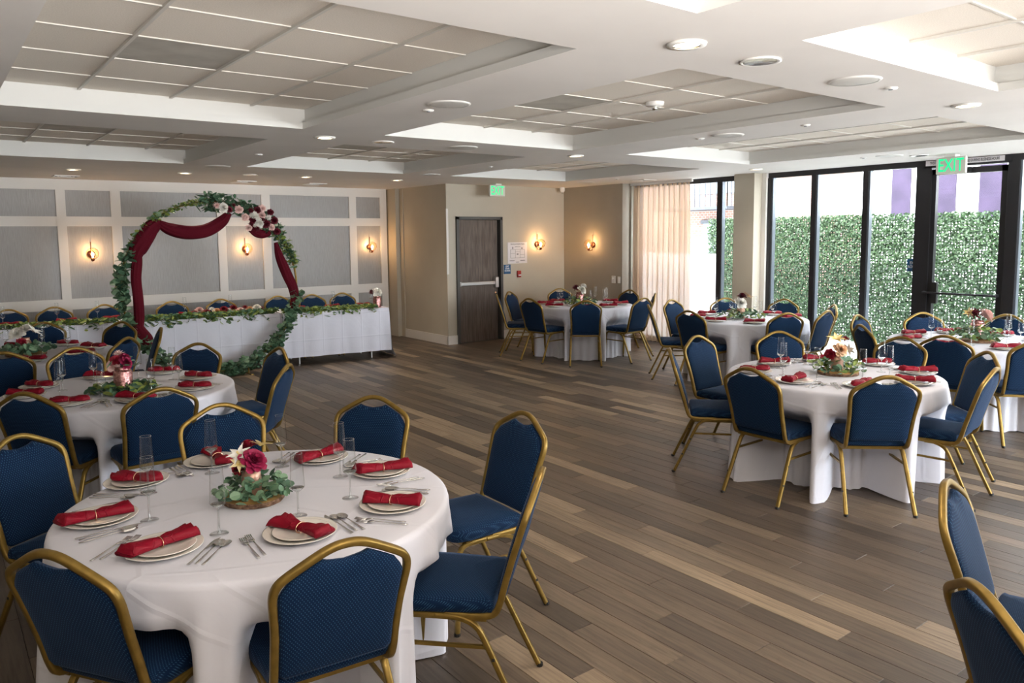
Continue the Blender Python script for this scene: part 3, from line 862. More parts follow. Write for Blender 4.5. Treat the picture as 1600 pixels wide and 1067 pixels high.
for (x, y), lb in (((1.63, 12.1), 'square air vent before the panelled wall, leftmost of three'),
                   ((4.0, 11.95), 'square air vent before the panelled wall, middle of three'),
                   ((5.15, 11.95), 'square air vent before the panelled wall, rightmost of three'),
                   ((9.3, 8.6), 'square air vent in the ceiling before the curtain')):
    r = obj('ceiling_vent', None, loc=(x, y, H), label=lb, cat='vent', group='ceiling air vents')
    g = MB()
    for k, s_ in enumerate((0.15, 0.105, 0.06)):
        for a in range(4):
            c_, n_ = s_, 0.016
            if a == 0: g.box(-c_, -c_, -0.012+k*0.003, c_, -c_+n_, 0)
            if a == 1: g.box(-c_, c_-n_, -0.012+k*0.003, c_, c_, 0)
            if a == 2: g.box(-c_, -c_+n_, -0.012+k*0.003, -c_+n_, c_-n_, 0)
            if a == 3: g.box(c_-n_, -c_+n_, -0.012+k*0.003, c_, c_-n_, 0)
    obj('vent_frame', g.mesh('vent_frame', 'white_pl'), r)
    obj('dark_backing', MB().box(-0.135, -0.135, -0.002, 0.135, 0.135, -0.0005).mesh('backing', 'iron'), r)
# smoke detector on the middle coffer tiles
r = obj('smoke_detector', None, loc=(4.62, 4.16, ZT), label='white smoke detector with chrome cage on the middle coffer tiles', cat='detector')
obj('base', MB().lathe([(0.0005, -0.03), (0.06, -0.03), (0.07, -0.02), (0.072, 0.0)], 24, cap=False).mesh('base', 'white_pl', True), r)
obj('sensor_cage', MB().lathe([(0.0005, -0.062), (0.02, -0.06), (0.026, -0.045), (0.02, -0.03)], 14, cap=False).mesh('cage', 'refl', True), r)
# dome camera in the corner
r = obj('security_camera', None, loc=(9.45, 10.75, H-0.06), label='small white security camera in the far wall corner', cat='camera')
obj('body', MB().lathe([(0.0005, -0.04), (0.03, -0.03), (0.045, 0.0), (0.045, 0.06)], 16, cap=False).mesh('body', 'white_pl', True), r)
obj('lens', MB().lathe([(0.0005, -0.048), (0.016, -0.044), (0.02, -0.036)], 12, cap=False).mesh('lens', 'black', True), r)

# ------------------------------------------------------------------ SCONCES
def sconce(loc, face, label, arm=1):
    """face: rotation about Z so that local -Y points into the room"""
    r = obj('wall_sconce', None, loc=loc, rot=(0, 0, face), label=label, cat='lamp', group='globe wall sconces')
    obj('backplate', MB().lathe([(0.0005, 0), (0.05, 0), (0.055, -0.012), (0.0005, -0.016)], 20, cap=False).mesh('bp', 'copper', True), r, rot=(-pi/2, 0, 0), loc=(0, -0.002, 0))
    g = MB().tube([(0, -0.03, 0.18), (0, -0.03, -0.10)], 0.006, 8)
    g.tube([(0, 0, 0), (0, -0.035, 0)], 0.01, 8)
    g.tube(catmull([(0, -0.03, -0.09), (0.0, -0.06, -0.10), (0.0, -0.13, -0.10)], 4), 0.006, 8)
    obj('arm', autosmooth(g.mesh('arm', 'copper')), r)
    obj('socket', MB().lathe([(0.018, -0.10), (0.022, -0.085), (0.03, -0.075), (0.012, -0.05)], 16).mesh('socket', 'copper', True), r, loc=(0, -0.12, 0))
    pr = [(0.025, -0.072)]
    for k in range(11):
        a = -pi/2*0.72 + k*(pi*0.86)/10
        pr.append((0.088*cos(a), 0.088*sin(a)+0.01))
    obj('globe', MB().lathe(pr, 28, cap=False).mesh('globe', 'amber', True), r, loc=(0, -0.12, 0))
    b = [(0.008, -0.05)]+[(0.019*cos(a), -0.005+0.03*sin(a)) for a in [radians(q) for q in (-60, -30, 0, 30, 60, 88)]]
    obj('bulb', MB().lathe(b, 16).mesh('bulb', 'bulb', True), r, loc=(0, -0.12, 0))
    ld = D.lights.new('sconce_glow', 'POINT'); ld.energy = SCONCE_W; ld.color = (1.0, 0.66, 0.34); ld.shadow_soft_size = 0.025
    obj('glow', ld, r, loc=(0, -0.12, 0.035))
    return r
sconce((1.98, PY+0.012, 1.63), 0, 'lit globe sconce on the panelled wall left of the arch')
sconce((4.24, PY+0.012, 1.66), 0, 'lit globe sconce on the panelled wall seen through the right of the arch')
sconce((6.51, PY+0.012, 1.66), 0, 'lit globe sconce on the narrow panel at the right end of the panelled wall')
sconce((8.95, 10.9, 1.68), 0, 'lit globe sconce right of the evacuation poster')
sconce((9.62, 10.10, 1.66), -pi/2, 'lit globe sconce on the taupe wall left of the switches')

# ------------------------------------------------------------------ CHAIR
def build_chair_meshes():
    m = {}
    # back + rails outline (right half mirrored): x, y, z
    def yb(z): return -0.185 - 0.145*max(0.0, (z-0.45)/0.48)**1.15
    half = [(0.195, 0.02, 0.428), (0.196, -0.10, 0.426), (0.197, -0.165, 0.438), (0.199, -0.19, 0.48), (0.200, yb(0.56), 0.56), (0.203, yb(0.66), 0.66),
            (0.211, yb(0.74), 0.74), (0.215, yb(0.79), 0.79), (0.208, yb(0.826), 0.826), (0.185, yb(0.852), 0.852), (0.125, yb(0.888), 0.888), (0.070, yb(0.917), 0.917), (0.035, yb(0.929), 0.929), (0.010, yb(0.932), 0.932)]
    path = half + [(-x, y, z) for x, y, z in reversed(half)]
    pts = catmull(path, 4)
    # side vector: want tube wide in the outline plane
    m['back_frame'] = autosmooth(MB().tube(pts, 0.0125, 8, rx=0.0120, up=(0, 1, 0.25)).mesh('back_frame', 'gold'), 50)
    # pad outline in (x,z)
    def top(x):
        ax = abs(x)
        tab = [(0, 0.914), (0.035, 0.911), (0.070, 0.899), (0.125, 0.870), (0.178, 0.838), (0.196, 0.80)]
        z = tab[-1][1]
        for (a, za), (b, zb) in zip(tab, tab[1:]):
            if a <= ax <= b: z = za+(zb-za)*(ax-a)/(b-a); break
        dip = 0.034*max(0.0, 1-(ax/0.075)**2)
        return z-dip-0.002
    out = []
    def side(z): return 0.188 + 0.013*max(0, min(1, (z-0.6)/0.2))
    for z in (0.50, 0.6, 0.7, 0.76, 0.79): out.append((side(z), z))
    for x in (0.19, 0.165, 0.13, 0.095, 0.075, 0.055, 0.035, 0.0, -0.035, -0.055, -0.075, -0.095, -0.13, -0.165, -0.19): out.append((x, top(x)))
    for z in (0.79, 0.76, 0.7, 0.6, 0.50): out.append((-side(z), z))
    for x in (-0.17, -0.08, 0.08, 0.17): out.append((x, 0.483))
    n = len(out); cx, cz = 0.0, 0.69
    v = []; f = []
    rings = [(1.0, 0.0), (0.985, 0.013), (0.93, 0.019), (0.7, 0.024), (0.35, 0.026)]
    for sgn in (1, -1):
        for s_, t in rings:
            for (x, z) in out:
                X = cx+(x-cx)*s_; Z = cz+(z-cz)*s_
                v.append((X, yb(Z)+sgn*t*(0.8 if sgn < 0 else 1), Z))
        v.append((cx, yb(cz)+sgn*0.026, cz))
    R = len(rings); blk = R*n+1
    for b_, sgn in ((0, 1), (1, -1)):
        o_ = b_*blk
        for k in range(R-1):
            for i in range(n):
                j = (i+1) % n
                q = (o_+k*n+i, o_+k*n+n+i, o_+k*n+n+j, o_+k*n+j)
                f.append(q if sgn < 0 else q[::-1])
        for i in range(n):
            j = (i+1) % n
            q = (o_+(R-1)*n+i, o_+R*n, o_+(R-1)*n+j)
            f.append(q if sgn < 0 else q[::-1])
    m['backrest'] = mesh('backrest', v, f, 'fab', True)
    # seat
    o2 = [(-0.175, -0.165), (0.175, -0.165), (0.20, -0.145), (0.207, -0.05), (0.218, 0.10), (0.215, 0.19), (0.185, 0.235), (0.09, 0.25), (0, 0.252), (-0.09, 0.25), (-0.185, 0.235), (-0.215, 0.19), (-0.218, 0.10), (-0.207, -0.05), (-0.20, -0.145)]
    o2 = [(p.x, p.y) for p in catmull([(a, b, 0) for a, b in o2], 2, closed=True)]
    n = len(o2); v = []; f = []
    for s_, z in ((0.90, 0.437), (0.985, 0.441), (1.0, 0.462), (0.985, 0.483), (0.94, 0.494), (0.75, 0.502), (0.4, 0.506)):
        for (x, y) in o2: v.append((x*s_, 0.04+(y-0.04)*s_, z))
    for k in range(6):
        for i in range(n):
            j = (i+1) % n; f.append((k*n+i, k*n+j, k*n+n+j, k*n+n+i))
    f.append(tuple(range(n-1, -1, -1))); f.append(tuple(6*n+i for i in range(n)))
    m['seat'] = mesh('seat', v, f, 'fab', True)
    # seat frame
    g = MB()
    for s_ in (1, -1): g.tube([(s_*0.195, -0.14, 0.422), (s_*0.197, 0.17, 0.424)], 0.0125, 4)
    g.tube([(-0.195, 0.175, 0.425), (0.195, 0.175, 0.425)], 0.011, 4)
    g.tube([(-0.195, -0.125, 0.42), (0.195, -0.125, 0.42)], 0.011, 4)
    m['seat_frame'] = g.mesh('seat_frame', 'gold')
    # legs
    for s_, nm in ((1, 'r'), (-1, 'l')):
        p = catmull([(s_*0.197, 0.06, 0.424), (s_*0.198, 0.15, 0.423), (s_*0.200, 0.195, 0.405), (s_*0.202, 0.208, 0.35), (s_*0.208, 0.222, 0.16), (s_*0.213, 0.232, 0.012)], 3)
        m['front_'+nm] = autosmooth(MB().tube(p, 0.0125, 8, rx=0.0105, up=(1, 0, 0)).mesh('leg', 'gold'), 50)
        p = catmull([(s_*0.199, 0.055, 0.422), (s_*0.199, -0.03, 0.418), (s_*0.201, -0.095, 0.392), (s_*0.204, -0.135, 0.33), (s_*0.212, -0.215, 0.16), (s_*0.219, -0.285, 0.012)], 3)
        m['rear_'+nm] = autosmooth(MB().tube(p, 0.0125, 8, rx=0.0105, up=(1, 0, 0)).mesh('leg', 'gold'), 50)
        m['stretch_'+nm] = MB().tube([(s_*0.204, 0.211, 0.31), (s_*0.204, -0.145, 0.31)], 0.007, 4).mesh('stretcher', 'gold')
        m['bump_'+nm] = MB().box(s_*0.216-0.004, -0.172, 0.262, s_*0.216+0.004, -0.160, 0.274).box(s_*0.223-0.004, -0.232, 0.142, s_*0.223+0.004, -0.22, 0.154).mesh('bumper', 'black')
    m['foot'] = MB().lathe([(0.013, 0.0), (0.0155, 0.004), (0.015, 0.016)], 8).mesh('glide', 'black')
    return m
CH = build_chair_meshes()
CHAIR_PARTS = [('seat', 'seat'), ('backrest', 'backrest'), ('back_frame', 'back_frame'), ('seat_frame', 'seat_frame'), ('stretcher', 'stretch_r'), ('stretcher', 'stretch_l')]
LEGS = [('front_r', (0.2133, 0.2325, 0)), ('front_l', (-0.2133, 0.2325, 0)), ('rear_r', (0.2195, -0.29, 0)), ('rear_l', (-0.2195, -0.29, 0))]
chairs = []
def chair(tx, ty, cx, cy, label, group, twist=0.0, detail=True):
    """(tx,ty) = top of the back; faces (cx,cy)"""
    a = atan2(cy-ty, cx-tx) + twist
    ox, oy = tx+0.31*cos(a), ty+0.31*sin(a)
    r = obj('banquet_chair', None, loc=(ox, oy, 0), rot=(0, 0, a-pi/2), label=label, cat='chair', group=group)
    for nm, k in CHAIR_PARTS: obj(nm, CH[k], r)
    for k, p in LEGS:
        l = obj('leg', CH[k], r)
        obj('rubber_foot', CH['foot'], l, loc=p)
        if detail and k.startswith('rear'): obj('bumper', CH['bump_'+k[-1]], l)
    chairs.append((ox, oy, a))
    return r

# ------------------------------------------------------------------ TABLES
POS = {0: 'far right', 45: 'far', 90: 'far left', 135: 'left', 180: 'near left', -135: 'near', -90: 'near right', -45: 'right'}
def snap(deg):
    return min(POS, key=lambda k: abs((deg-k+180) % 360-180))
T = {
 'A': dict(c=(1.05, 3.09), nm='the front left table', ch=[(0.25, 2.57), (0.96, 2.10), (1.85, 2.26), (2.40, 3.05), (1.99, 3.91), (1.25, 4.27), (0.30, 4.20)]),
 'B': dict(c=(1.09, 6.11), nm='the second left table', ch=[(0.44, 5.40), (1.11, 5.01), (2.03, 5.34), (2.29, 6.18), (1.85, 6.91), (0.97, 7.34)]),
 'C': dict(c=(0.72, 8.58), nm='the left edge table', ch=[(1.88, 8.41), (1.45, 7.80), (1.69, 9.30), (1.01, 9.85), (0.47, 7.49)]),
 'D': dict(c=(8.08, 8.72), nm='the wooden door table', ch=[(7.02, 9.50), (7.52, 9.84), (6.92, 8.59), (8.55, 9.80), (7.24, 7.75), (9.15, 8.75), (8.16, 7.54), (8.85, 7.95)]),
 'E': dict(c=(8.27, 5.90), nm='the sheer curtain table', ch=[(7.40, 6.72), (8.19, 7.02), (7.18, 5.89), (8.92, 6.68), (9.33, 6.02), (7.77, 4.98), (9.05, 5.15), (8.33, 4.82)]),
 'F': dict(c=(5.49, 3.11), nm='the front right table', ch=[(4.69, 4.02), (5.45, 4.37), (4.42, 3.10), (6.24, 4.07), (6.68, 3.16), (4.82, 2.36), (5.62, 2.05), (6.33, 2.36)]),
 'G': dict(c=(8.20, 3.17), nm='the glass door table', ch=[(7.08, 2.97), (8.87, 3.97), (9.30, 3.28), (8.13, 4.32), (7.30, 3.84), (7.36, 2.35)]),
 'H': dict(c=(3.03, 0.0), nm='the table off the lower right corner', ch=[(2.92, 1.18), (2.12, 0.76)]),
}
# where a chair needs more words than its seat position
CH_LB = {
 ('A', 'near left'): None,
}
for k, t in T.items():
    used = {}
    for (x, y) in t['ch']:
        deg = math.degrees(atan2(y-t['c'][1], x-t['c'][0]))
        s_ = snap(deg)
        while s_ in used:                      # take the free neighbour seat
            s_ = min([q for q in POS if q not in used], key=lambda k2: abs((deg-k2+180) % 360-180))
        used[s_] = 1
        p = POS[s_]
        back = p in ('near', 'near right', 'near left')
        if k == 'H':
            lb = 'navy chair cut by the lower right corner, dark back to the viewer' if y < 1 else 'navy chair with gold frame standing just left of the lower right corner, lit blue backrest'
        else:
            face = {'near': 'its back to the viewer', 'near right': 'seen from behind', 'near left': 'dark back seen obliquely', 'far': 'facing the viewer', 'far left': 'facing the viewer', 'far right': 'turned to the table', 'left': 'side-on at the left', 'right': 'seen side-on'}[p]
            lb = 'navy gold-framed chair, %s side of %s, %s' % (p, t['nm'], face)
        chair(x, y, t['c'][0], t['c'][1], lb, 'navy banquet chairs around the round tables', twist=(0.14 if k == 'H' and y > 1 else 0), detail=(k in 'AF'))

def tablecloth(c, R, chs, seed, zt=0.765, kind='cloth'):
    rnd = random.Random(seed)
    NA, v, f = 288, [], []
    ph = [rnd.uniform(0, 2*pi) for _ in range(6)]
    rings = [(0.0, zt), (0.25, zt), (0.5, zt), (0.68, zt), (R-0.022, zt), (R-0.012, zt-0.0025), (R-0.004, zt-0.010), (R, zt-0.024)]
    nz = 18
    nk = 15+seed % 3
    for k in range(1, nz+1):
        rings.append((None, zt-0.024-(zt-0.030)*k/nz))
    for (r_, z) in rings:
        for i in range(NA):
            a = 2*pi*i/NA
            if r_ is not None:
                rr_ = max(r_, 0.0004)
            else:
                t_ = 1-(z/(zt-0.024))
                s_ = t_**0.8
                fold = sin(a*nk+ph[0]+0.8*sin(a*3+ph[1]))+0.45*sin(a*(nk*2+3)+ph[2])+0.3*sin(a*5+ph[3])
                fold = fold if fold > 0 else fold*0.45
                rr_ = R+0.010*s_+0.058*s_*fold
                # chairs press the cloth inward under the top
                for (ca, rs) in chs:
                    d = abs((a-ca+pi) % (2*pi)-pi)
                    lat = 0.78*d
                    if lat < 0.292:
                        wgt = 1.0 if lat < 0.205 else 0.5+0.5*cos((lat-0.205)/0.087*pi)
                        zz = min(1, max(0, (0.60-z)/0.09))
                        zz = zz if z > 0.44 else (1.0)
                        lim = rs
                        tgt = min(rr_, lim-0.006+0.010*sin(a*40))
                        rr_ = rr_*(1-wgt*zz)+tgt*wgt*zz
            v.append((rr_*cos(a), rr_*sin(a), z if (r_ is not None or z > 0.05) else z+0.006*sin(a*nk+ph[4])))
    for k in range(len(rings)-1):
        for i in range(NA):
            j = (i+1) % NA
            f.append((k*NA+i, (k+1)*NA+i, (k+1)*NA+j, k*NA+j))
    return mesh('tablecloth', v, f, kind, True)

TT = MB().lathe([(0.0005, 0.735), (0.745, 0.735), (0.755, 0.742), (0.755, 0.760), (0.0005, 0.760)], 48, cap=False).mesh('tabletop', 'ply', True)
TL = MB().tube([(0, 0, 0), (0, 0, 0.736)], 0.014, 8).mesh('leg', 'iron')
TB = MB().tube([(-0.2, 0, 0.05), (0.2, 0, 0.05)], 0.011, 6).mesh('brace', 'iron')
for ti, (k, t) in enumerate(T.items()):
    cx, cy = t['c']
    chs = []
    for (ox, oy, a) in chairs:
        fx, fy = ox+0.252*cos(a), oy+0.252*sin(a)
        d = hypot(fx-cx, fy-cy)
        if d < 0.9 and hypot(ox-cx, oy-cy) < 1.3:
            chs.append((atan2(oy-cy, ox-cx), max(0.33, d)))
    vis = t['nm']
    r = obj('round_table', None, loc=(cx, cy, 0), label='round folding table under the white cloth at %s' % vis, cat='table', group='round banquet tables')
    obj('tabletop', TT, r)
    for s_ in (1, -1):
        for q in (1, -1): obj('leg', TL, r, loc=(s_*0.18, q*0.18, 0))
    obj('tablecloth', tablecloth(t['c'], 0.775, chs, ti+2), None, loc=(cx, cy, 0), label='round white floor-length cloth on %s' % vis, cat='tablecloth', group='white cloths on the round tables')
ZT_ = 0.7665

# ------------------------------------------------------------------ TABLEWARE
PLATE = MB().lathe([(0.0005, 0.003), (0.07, 0.003), (0.085, 0.0005), (0.09, 0.0005), (0.10, 0.006), (0.132, 0.016), (0.134, 0.0185), (0.130, 0.019), (0.10, 0.0105), (0.085, 0.006), (0.0005, 0.006)], 40, cap=False).mesh('plate', 'china', True)
SPLATE = MB().lathe([(0.0005, 0.003), (0.055, 0.003), (0.06, 0.0005), (0.065, 0.0005), (0.078, 0.006), (0.104, 0.013), (0.106, 0.015), (0.102, 0.0155), (0.078, 0.0095), (0.062, 0.006), (0.0005, 0.006)], 36, cap=False).mesh('side_plate', 'china', True)
def napkin_mesh(var):
    v = []; f = []; nu, nv = 26, 16
    rnd = random.Random(var)
    ph = rnd.uniform(0, 6)
    for i in range(nu+1):
        u = -1+2*i/nu
        au = abs(u)
        L = 0.122
        if var == 0:      # long roll, flat cut ends
            w_ = 0.020+0.020*au**0.7
            h_ = 0.017+0.008*au
        elif var == 1:    # fan: wide ends
            w_ = 0.014+0.036*au**0.9*(1.0 if u < 0 else 0.8)
            h_ = 0.016+0.010*au
        else:             # leaf shape, pointed ends
            w_ = (0.018+0.05*(au*(1-au))*2.2)*(1-0.75*max(0, (au-0.8)/0.2)) if au > 0.02 else 0.018
            h_ = 0.016+0.004*sin(pi*au)
        if au > 0.94: h_ *= 0.6
        for j in range(nv):
            a = 2*pi*j/nv
            y = w_*cos(a); z = h_*max(sin(a), -0.6)
            z += 0.006*sin(y*230+ph+u*3)*(1 if sin(a) > 0 else 0)*min(1, au*3+0.3)
            x = L*u + (0.012*sin(a*1.0+ph)*au if var != 2 else 0) + 0.10*y*u*(1 if var == 0 else -0.4)
            v.append((x, y, h_*0.6+z+0.006*au*0))
    for i in range(nu):
        for j in range(nv):
            k = (j+1) % nv
            f.append((i*nv+j, i*nv+k, (i+1)*nv+k, (i+1)*nv+j))
    f.append(tuple(range(nv-1, -1, -1))); f.append(tuple(nu*nv+j for j in range(nv)))
    return mesh('napkin', v, f, 'nap', True)
NAP = [napkin_mesh(i) for i in range(3)]
RING = MB().tube([(0.0, 0.0235*cos(2*pi*i/20), 0.0095+0.0175*sin(2*pi*i/20)) for i in range(20)], 0.0022, 6, closed=True, rx=0.004, up=(1, 0, 0)).mesh('napkin_ring', 'ring', True)
# flute: foot, stem, bowl
F_FOOT = MB().lathe([(0.0005, 0.004), (0.01, 0.0035), (0.032, 0.0015), (0.034, 0.0005), (0.0005, 0.0003)], 24, cap=False).mesh('foot', 'flute', True)
F_STEM = MB().lathe([(0.009, 0.003), (0.004, 0.012), (0.0035, 0.085), (0.0055, 0.098)], 10, cap=False).mesh('stem', 'flute2', True)
F_BOWL = MB().lathe([(0.004, 0.096), (0.013, 0.101), (0.0275, 0.114), (0.0290, 0.118), (0.0265, 0.16), (0.0225, 0.25)], 24, cap=False).mesh('bowl', 'flute', True)
F_RIM = MB().tube([(0.0225*cos(2*pi*i/24), 0.0225*sin(2*pi*i/24), 0.25) for i in range(24)], 0.0007, 4, closed=True).mesh('rim', 'flute2', True)
F_BASE = MB().lathe([(0.0005, 0.097), (0.011, 0.101), (0.0262, 0.1145), (0.0005, 0.106)], 20, cap=False).mesh('bowl_base', 'flute2', True)
def cutlery():
    m = {}
    def hand(g, L0, L1, w=0.006):
        P = [(0, L0, 0.002), (0, (L0*2+L1)/3, 0.003), (0, (L0+2*L1)/3, 0.006), (0, L1, 0.008)]
        g.tube(catmull(P, 2), 0.0013, 6, rx=[w, w*0.95, w*0.85, w*0.7, w*0.55, w*0.45, w*0.4])
    g = MB(); hand(g, -0.10, 0.03)
    g.tube([(0, 0.03, 0.008), (0, 0.045, 0.006), (0, 0.06, 0.004)], 0.0012, 6, rx=[0.004, 0.011, 0.012])
    for k in range(4):
        x = -0.0099+k*0.0066
        g.tube([(x, 0.058, 0.0042), (x, 0.08, 0.0035), (x*0.95, 0.103, 0.007)], 0.0010, 4, rx=0.0017)
    m['fork'] = g.mesh('fork', 'cut', True)
    g = MB(); hand(g, -0.10, 0.04)
    v = []; f = []
    n = 16
    for s_, z in ((1.0, 0.008), (0.7, 0.0035), (0.3, 0.0018)):
        for i in range(n):
            a = 2*pi*i/n
            v.append((0.0195*s_*sin(a)*(1+0.12*cos(a)), 0.068+0.031*s_*cos(a), z))
    for k in range(2):
        for i in range(n):
            j = (i+1) % n; f.append((k*n+i, k*n+j, k*n+n+j, k*n+n+i))
    f.append(tuple(2*n+i for i in range(n)))
    g.add(v, f); m['spoon'] = g.mesh('spoon', 'cut', True)
    g = MB(); hand(g, -0.11, 0.02, 0.0065)
    v = []; f = []
    for y, a, b in ((0.015, -0.003, 0.003), (0.03, -0.008, 0.006), (0.07, -0.010, 0.007), (0.10, -0.008, 0.007), (0.12, 0.003, 0.006)):
        v += [(a, y, 0.0035), (b, y, 0.005), (b, y, 0.0035), (a, y, 0.0028)]
    for k in range(4):
        for i in range(4):
            j = (i+1) % 4; f.append((k*4+i, k*4+j, k*4+4+j, k*4+4+i))
    f += [(3, 2, 1, 0), (16, 17, 18, 19)]
    g.add(v, f); m['knife'] = g.mesh('knife', 'cut')
    return m
CUT = cutlery()

def flute(x, y, z, label, group, parts=True):
    r = obj('champagne_flute', None, loc=(x, y, z), label=label, cat='glass', group=group)
    obj('foot', F_FOOT, r); obj('stem', F_STEM, r); b = obj('bowl', F_BOWL, r); obj('rim', F_RIM, b); obj('bowl_base', F_BASE, b)
def setting(cx, cy, ang, px_, py_, nap, gl, pos, tn, cutl, var, z=ZT_):
    """ang: seat direction (rad). nap: (x,y,angle deg) or None. gl: (x,y)"""
    wh = '%s seat of %s' % (pos, tn)
    obj('dinner_plate', PLATE, None, loc=(px_, py_, z), label='large ivory dinner plate, %s' % wh, cat='plate', group='large plates on the round tables')
    obj('side_plate', SPLATE, None, loc=(px_+0.004, py_-0.003, z+0.0065), label='small ivory plate stacked on a larger one, %s' % wh, cat='plate', group='small plates on the round tables')
    if nap is None: nap = (px_, py_, random.Random(int(px_*1000)).uniform(-50, 25))
    r = obj('napkin', NAP[var], None, loc=(nap[0], nap[1], z+0.0220), rot=(0, 0, radians(nap[2])), label='red napkin gathered in a ring, %s' % wh, cat='napkin', group='red napkins on the plates')
    obj('napkin_ring', RING, r)
    flute(gl[0], gl[1], z, 'empty champagne flute, %s' % wh, 'champagne flutes on the round tables')
    if cutl:
        ux, uy = -cos(ang), -sin(ang)          # towards the centre
        rx_, ry_ = uy, -ux                     # sitter's right hand
        rot = atan2(uy, ux)-pi/2
        for nm, off, back, lb in (('fork', -0.163, 0.0, 'fork nearest the plate'), ('fork', -0.188, -0.015, 'outer fork of the pair'),
                                  ('knife', 0.150, 0.0, 'knife next to the plate'), ('spoon', 0.173, 0.0, 'spoon beside the knife'), ('spoon', 0.200, -0.005, 'outermost spoon')):
            bx = px_+rx_*off+ux*back; by = py_+ry_*off+uy*back
            # keep on the table top
            d = hypot(bx-cx, by-cy); mxr = 0.64
            if d > mxr: bx = cx+(bx-cx)*mxr/d; by = cy+(by-cy)*mxr/d
            obj(nm, CUT[nm], None, loc=(bx, by, z+0.0006), rot=(0, 0, rot+(0.05 if off > 0 else -0.04)), label='steel %s, %s' % (lb, wh), cat=nm, group='steel cutlery on the round tables')

SA = [ # table A measured: plate, napkin, glass, seat
 ((0.48, 3.26), (0.46, 3.24, 0), (0.63, 3.14), 180),
 ((0.60, 2.80), (0.59, 2.80, 15), (0.80, 2.83), -135),
 ((0.69, 3.66), (0.69, 3.65, -43), (0.70, 3.48), 135),
 ((1.05, 3.76), (1.07, 3.75, -92), (1.00, 3.60), 90),
 ((1.48, 3.48), (1.47, 3.47, 13), (1.29, 3.49), 45),
 ((1.61, 3.10), (1.61, 3.08, -17), (1.44, 3.17), 0),
 ((1.44, 2.68), (1.43, 2.67, -48), (1.35, 2.88), -45),
 ((1.03, 2.63), (1.03, 2.62, -69), (1.10, 2.82), -90)]
for i, (p, n_, g_, s_) in enumerate(SA):
    setting(1.05, 3.09, radians(s_), p[0], p[1], n_, g_, POS[s_], 'the front left table', True, [0, 0, 2, 1, 1, 0, 0, 1][i])
SF = [((4.97, 3.11), 8, 180), ((5.09, 3.53), -35, 135), ((5.52, 3.64), -38, 90), ((5.94, 3.50), -30, 45), ((6.13, 3.09), -38, 0), ((5.99, 2.70), -45, -45), ((5.57, 2.53), -60, -90), ((5.18, 2.71), 0, -135)]
for i, (p, na, s_) in enumerate(SF):
    a = radians(s_)
    g_ = (5.49+0.40*cos(a+0.25), 3.11+0.40*sin(a+0.25))
    setting(5.49, 3.11, a, p[0], p[1], (p[0], p[1], na), g_, POS[s_], 'the front right table', True, [1, 2, 1, 1, 2, 0, 0, 2][i])
SB = [((0.62, 6.53), 134), ((0.50, 6.22), 170), ((0.71, 5.74), -135), ((1.08, 5.58), -90), ((1.06, 6.66), 90), ((1.49, 6.58), 45), ((1.64, 6.15), 0), ((1.50, 5.73), -45)]
for i, (p, s_) in enumerate(SB):
    a = radians(s_); ss = snap(s_)
    g_ = (1.09+0.40*cos(a+0.3), 6.11+0.40*sin(a+0.3))
    setting(1.09, 6.11, a, p[0], p[1], (p[0], p[1], -38+(i % 3-1)*14), g_, POS[ss], 'the second left table', i in (2, 3, 7), [2, 0, 2, 1, 1, 2, 2, 2][i])
for k, tn in (('C', 'the left edge table'), ('D', 'the wooden door table'), ('E', 'the sheer curtain table'), ('G', 'the glass door table')):
    cx, cy = T[k]['c']
    for i, s_ in enumerate(POS):
        a = radians(s_)+0.03*((i*7) % 3-1)
        px_, py_ = cx+0.58*cos(a), cy+0.58*sin(a)
        if k == 'C' and s_ in (180, 135, -135): continue
        g_ = (cx+0.38*cos(a+0.3), cy+0.38*sin(a+0.3))
        setting(cx, cy, a, px_, py_, (px_, py_, -38+((i*5) % 4-1.5)*14), g_, POS[s_], tn, False, (i+len(tn)) % 3)

# ------------------------------------------------------------------ FLOWERS AND GREENERY
def petal(w_, l_, curl, tip=0.0, nn=3):
    """a cupped petal growing along +Z from the origin, facing +Y outward"""
    v = []
    for i in range(nn+1):
        t = i/nn
        ww = w_*sin(pi*min(0.98, 0.18+0.62*t+tip*t*0.2))*(1-tip*t**2)
        for s_ in (-1, 0, 1):
            v.append((s_*ww*0.5, curl*l_*t*t-abs(s_)*0.25*w_*(1-0.5*t), l_*t))
    f = []
    for i in range(nn):
        for j in range(2):
            a = i*3+j; f.append((a, a+1, a+4, a+3))
    return v, f
def xform(v, rz, rx, tz=0.0, out=0.0, s=1.0):
    o = []
    for (x, y, z) in v:
        x, y, z = x*s, y*s, z*s
        y, z = y*cos(rx)+z*sin(rx), -y*sin(rx)+z*cos(rx)
        y += out; z += tz
        o.append((x*cos(rz)-y*sin(rz), x*sin(rz)+y*cos(rz), z))
    return o
def rose_petals(R, n=26):
    out = []
    for i in range(n):
        t = (i/(n-1))
        rz = i*2.39996
        tilt = -0.28+1.30*t**1.3
        out.append((rz, tilt, -R*0.38*t, R*0.03+R*0.20*t, 0.80+0.26*t))
    return out
PM = {}
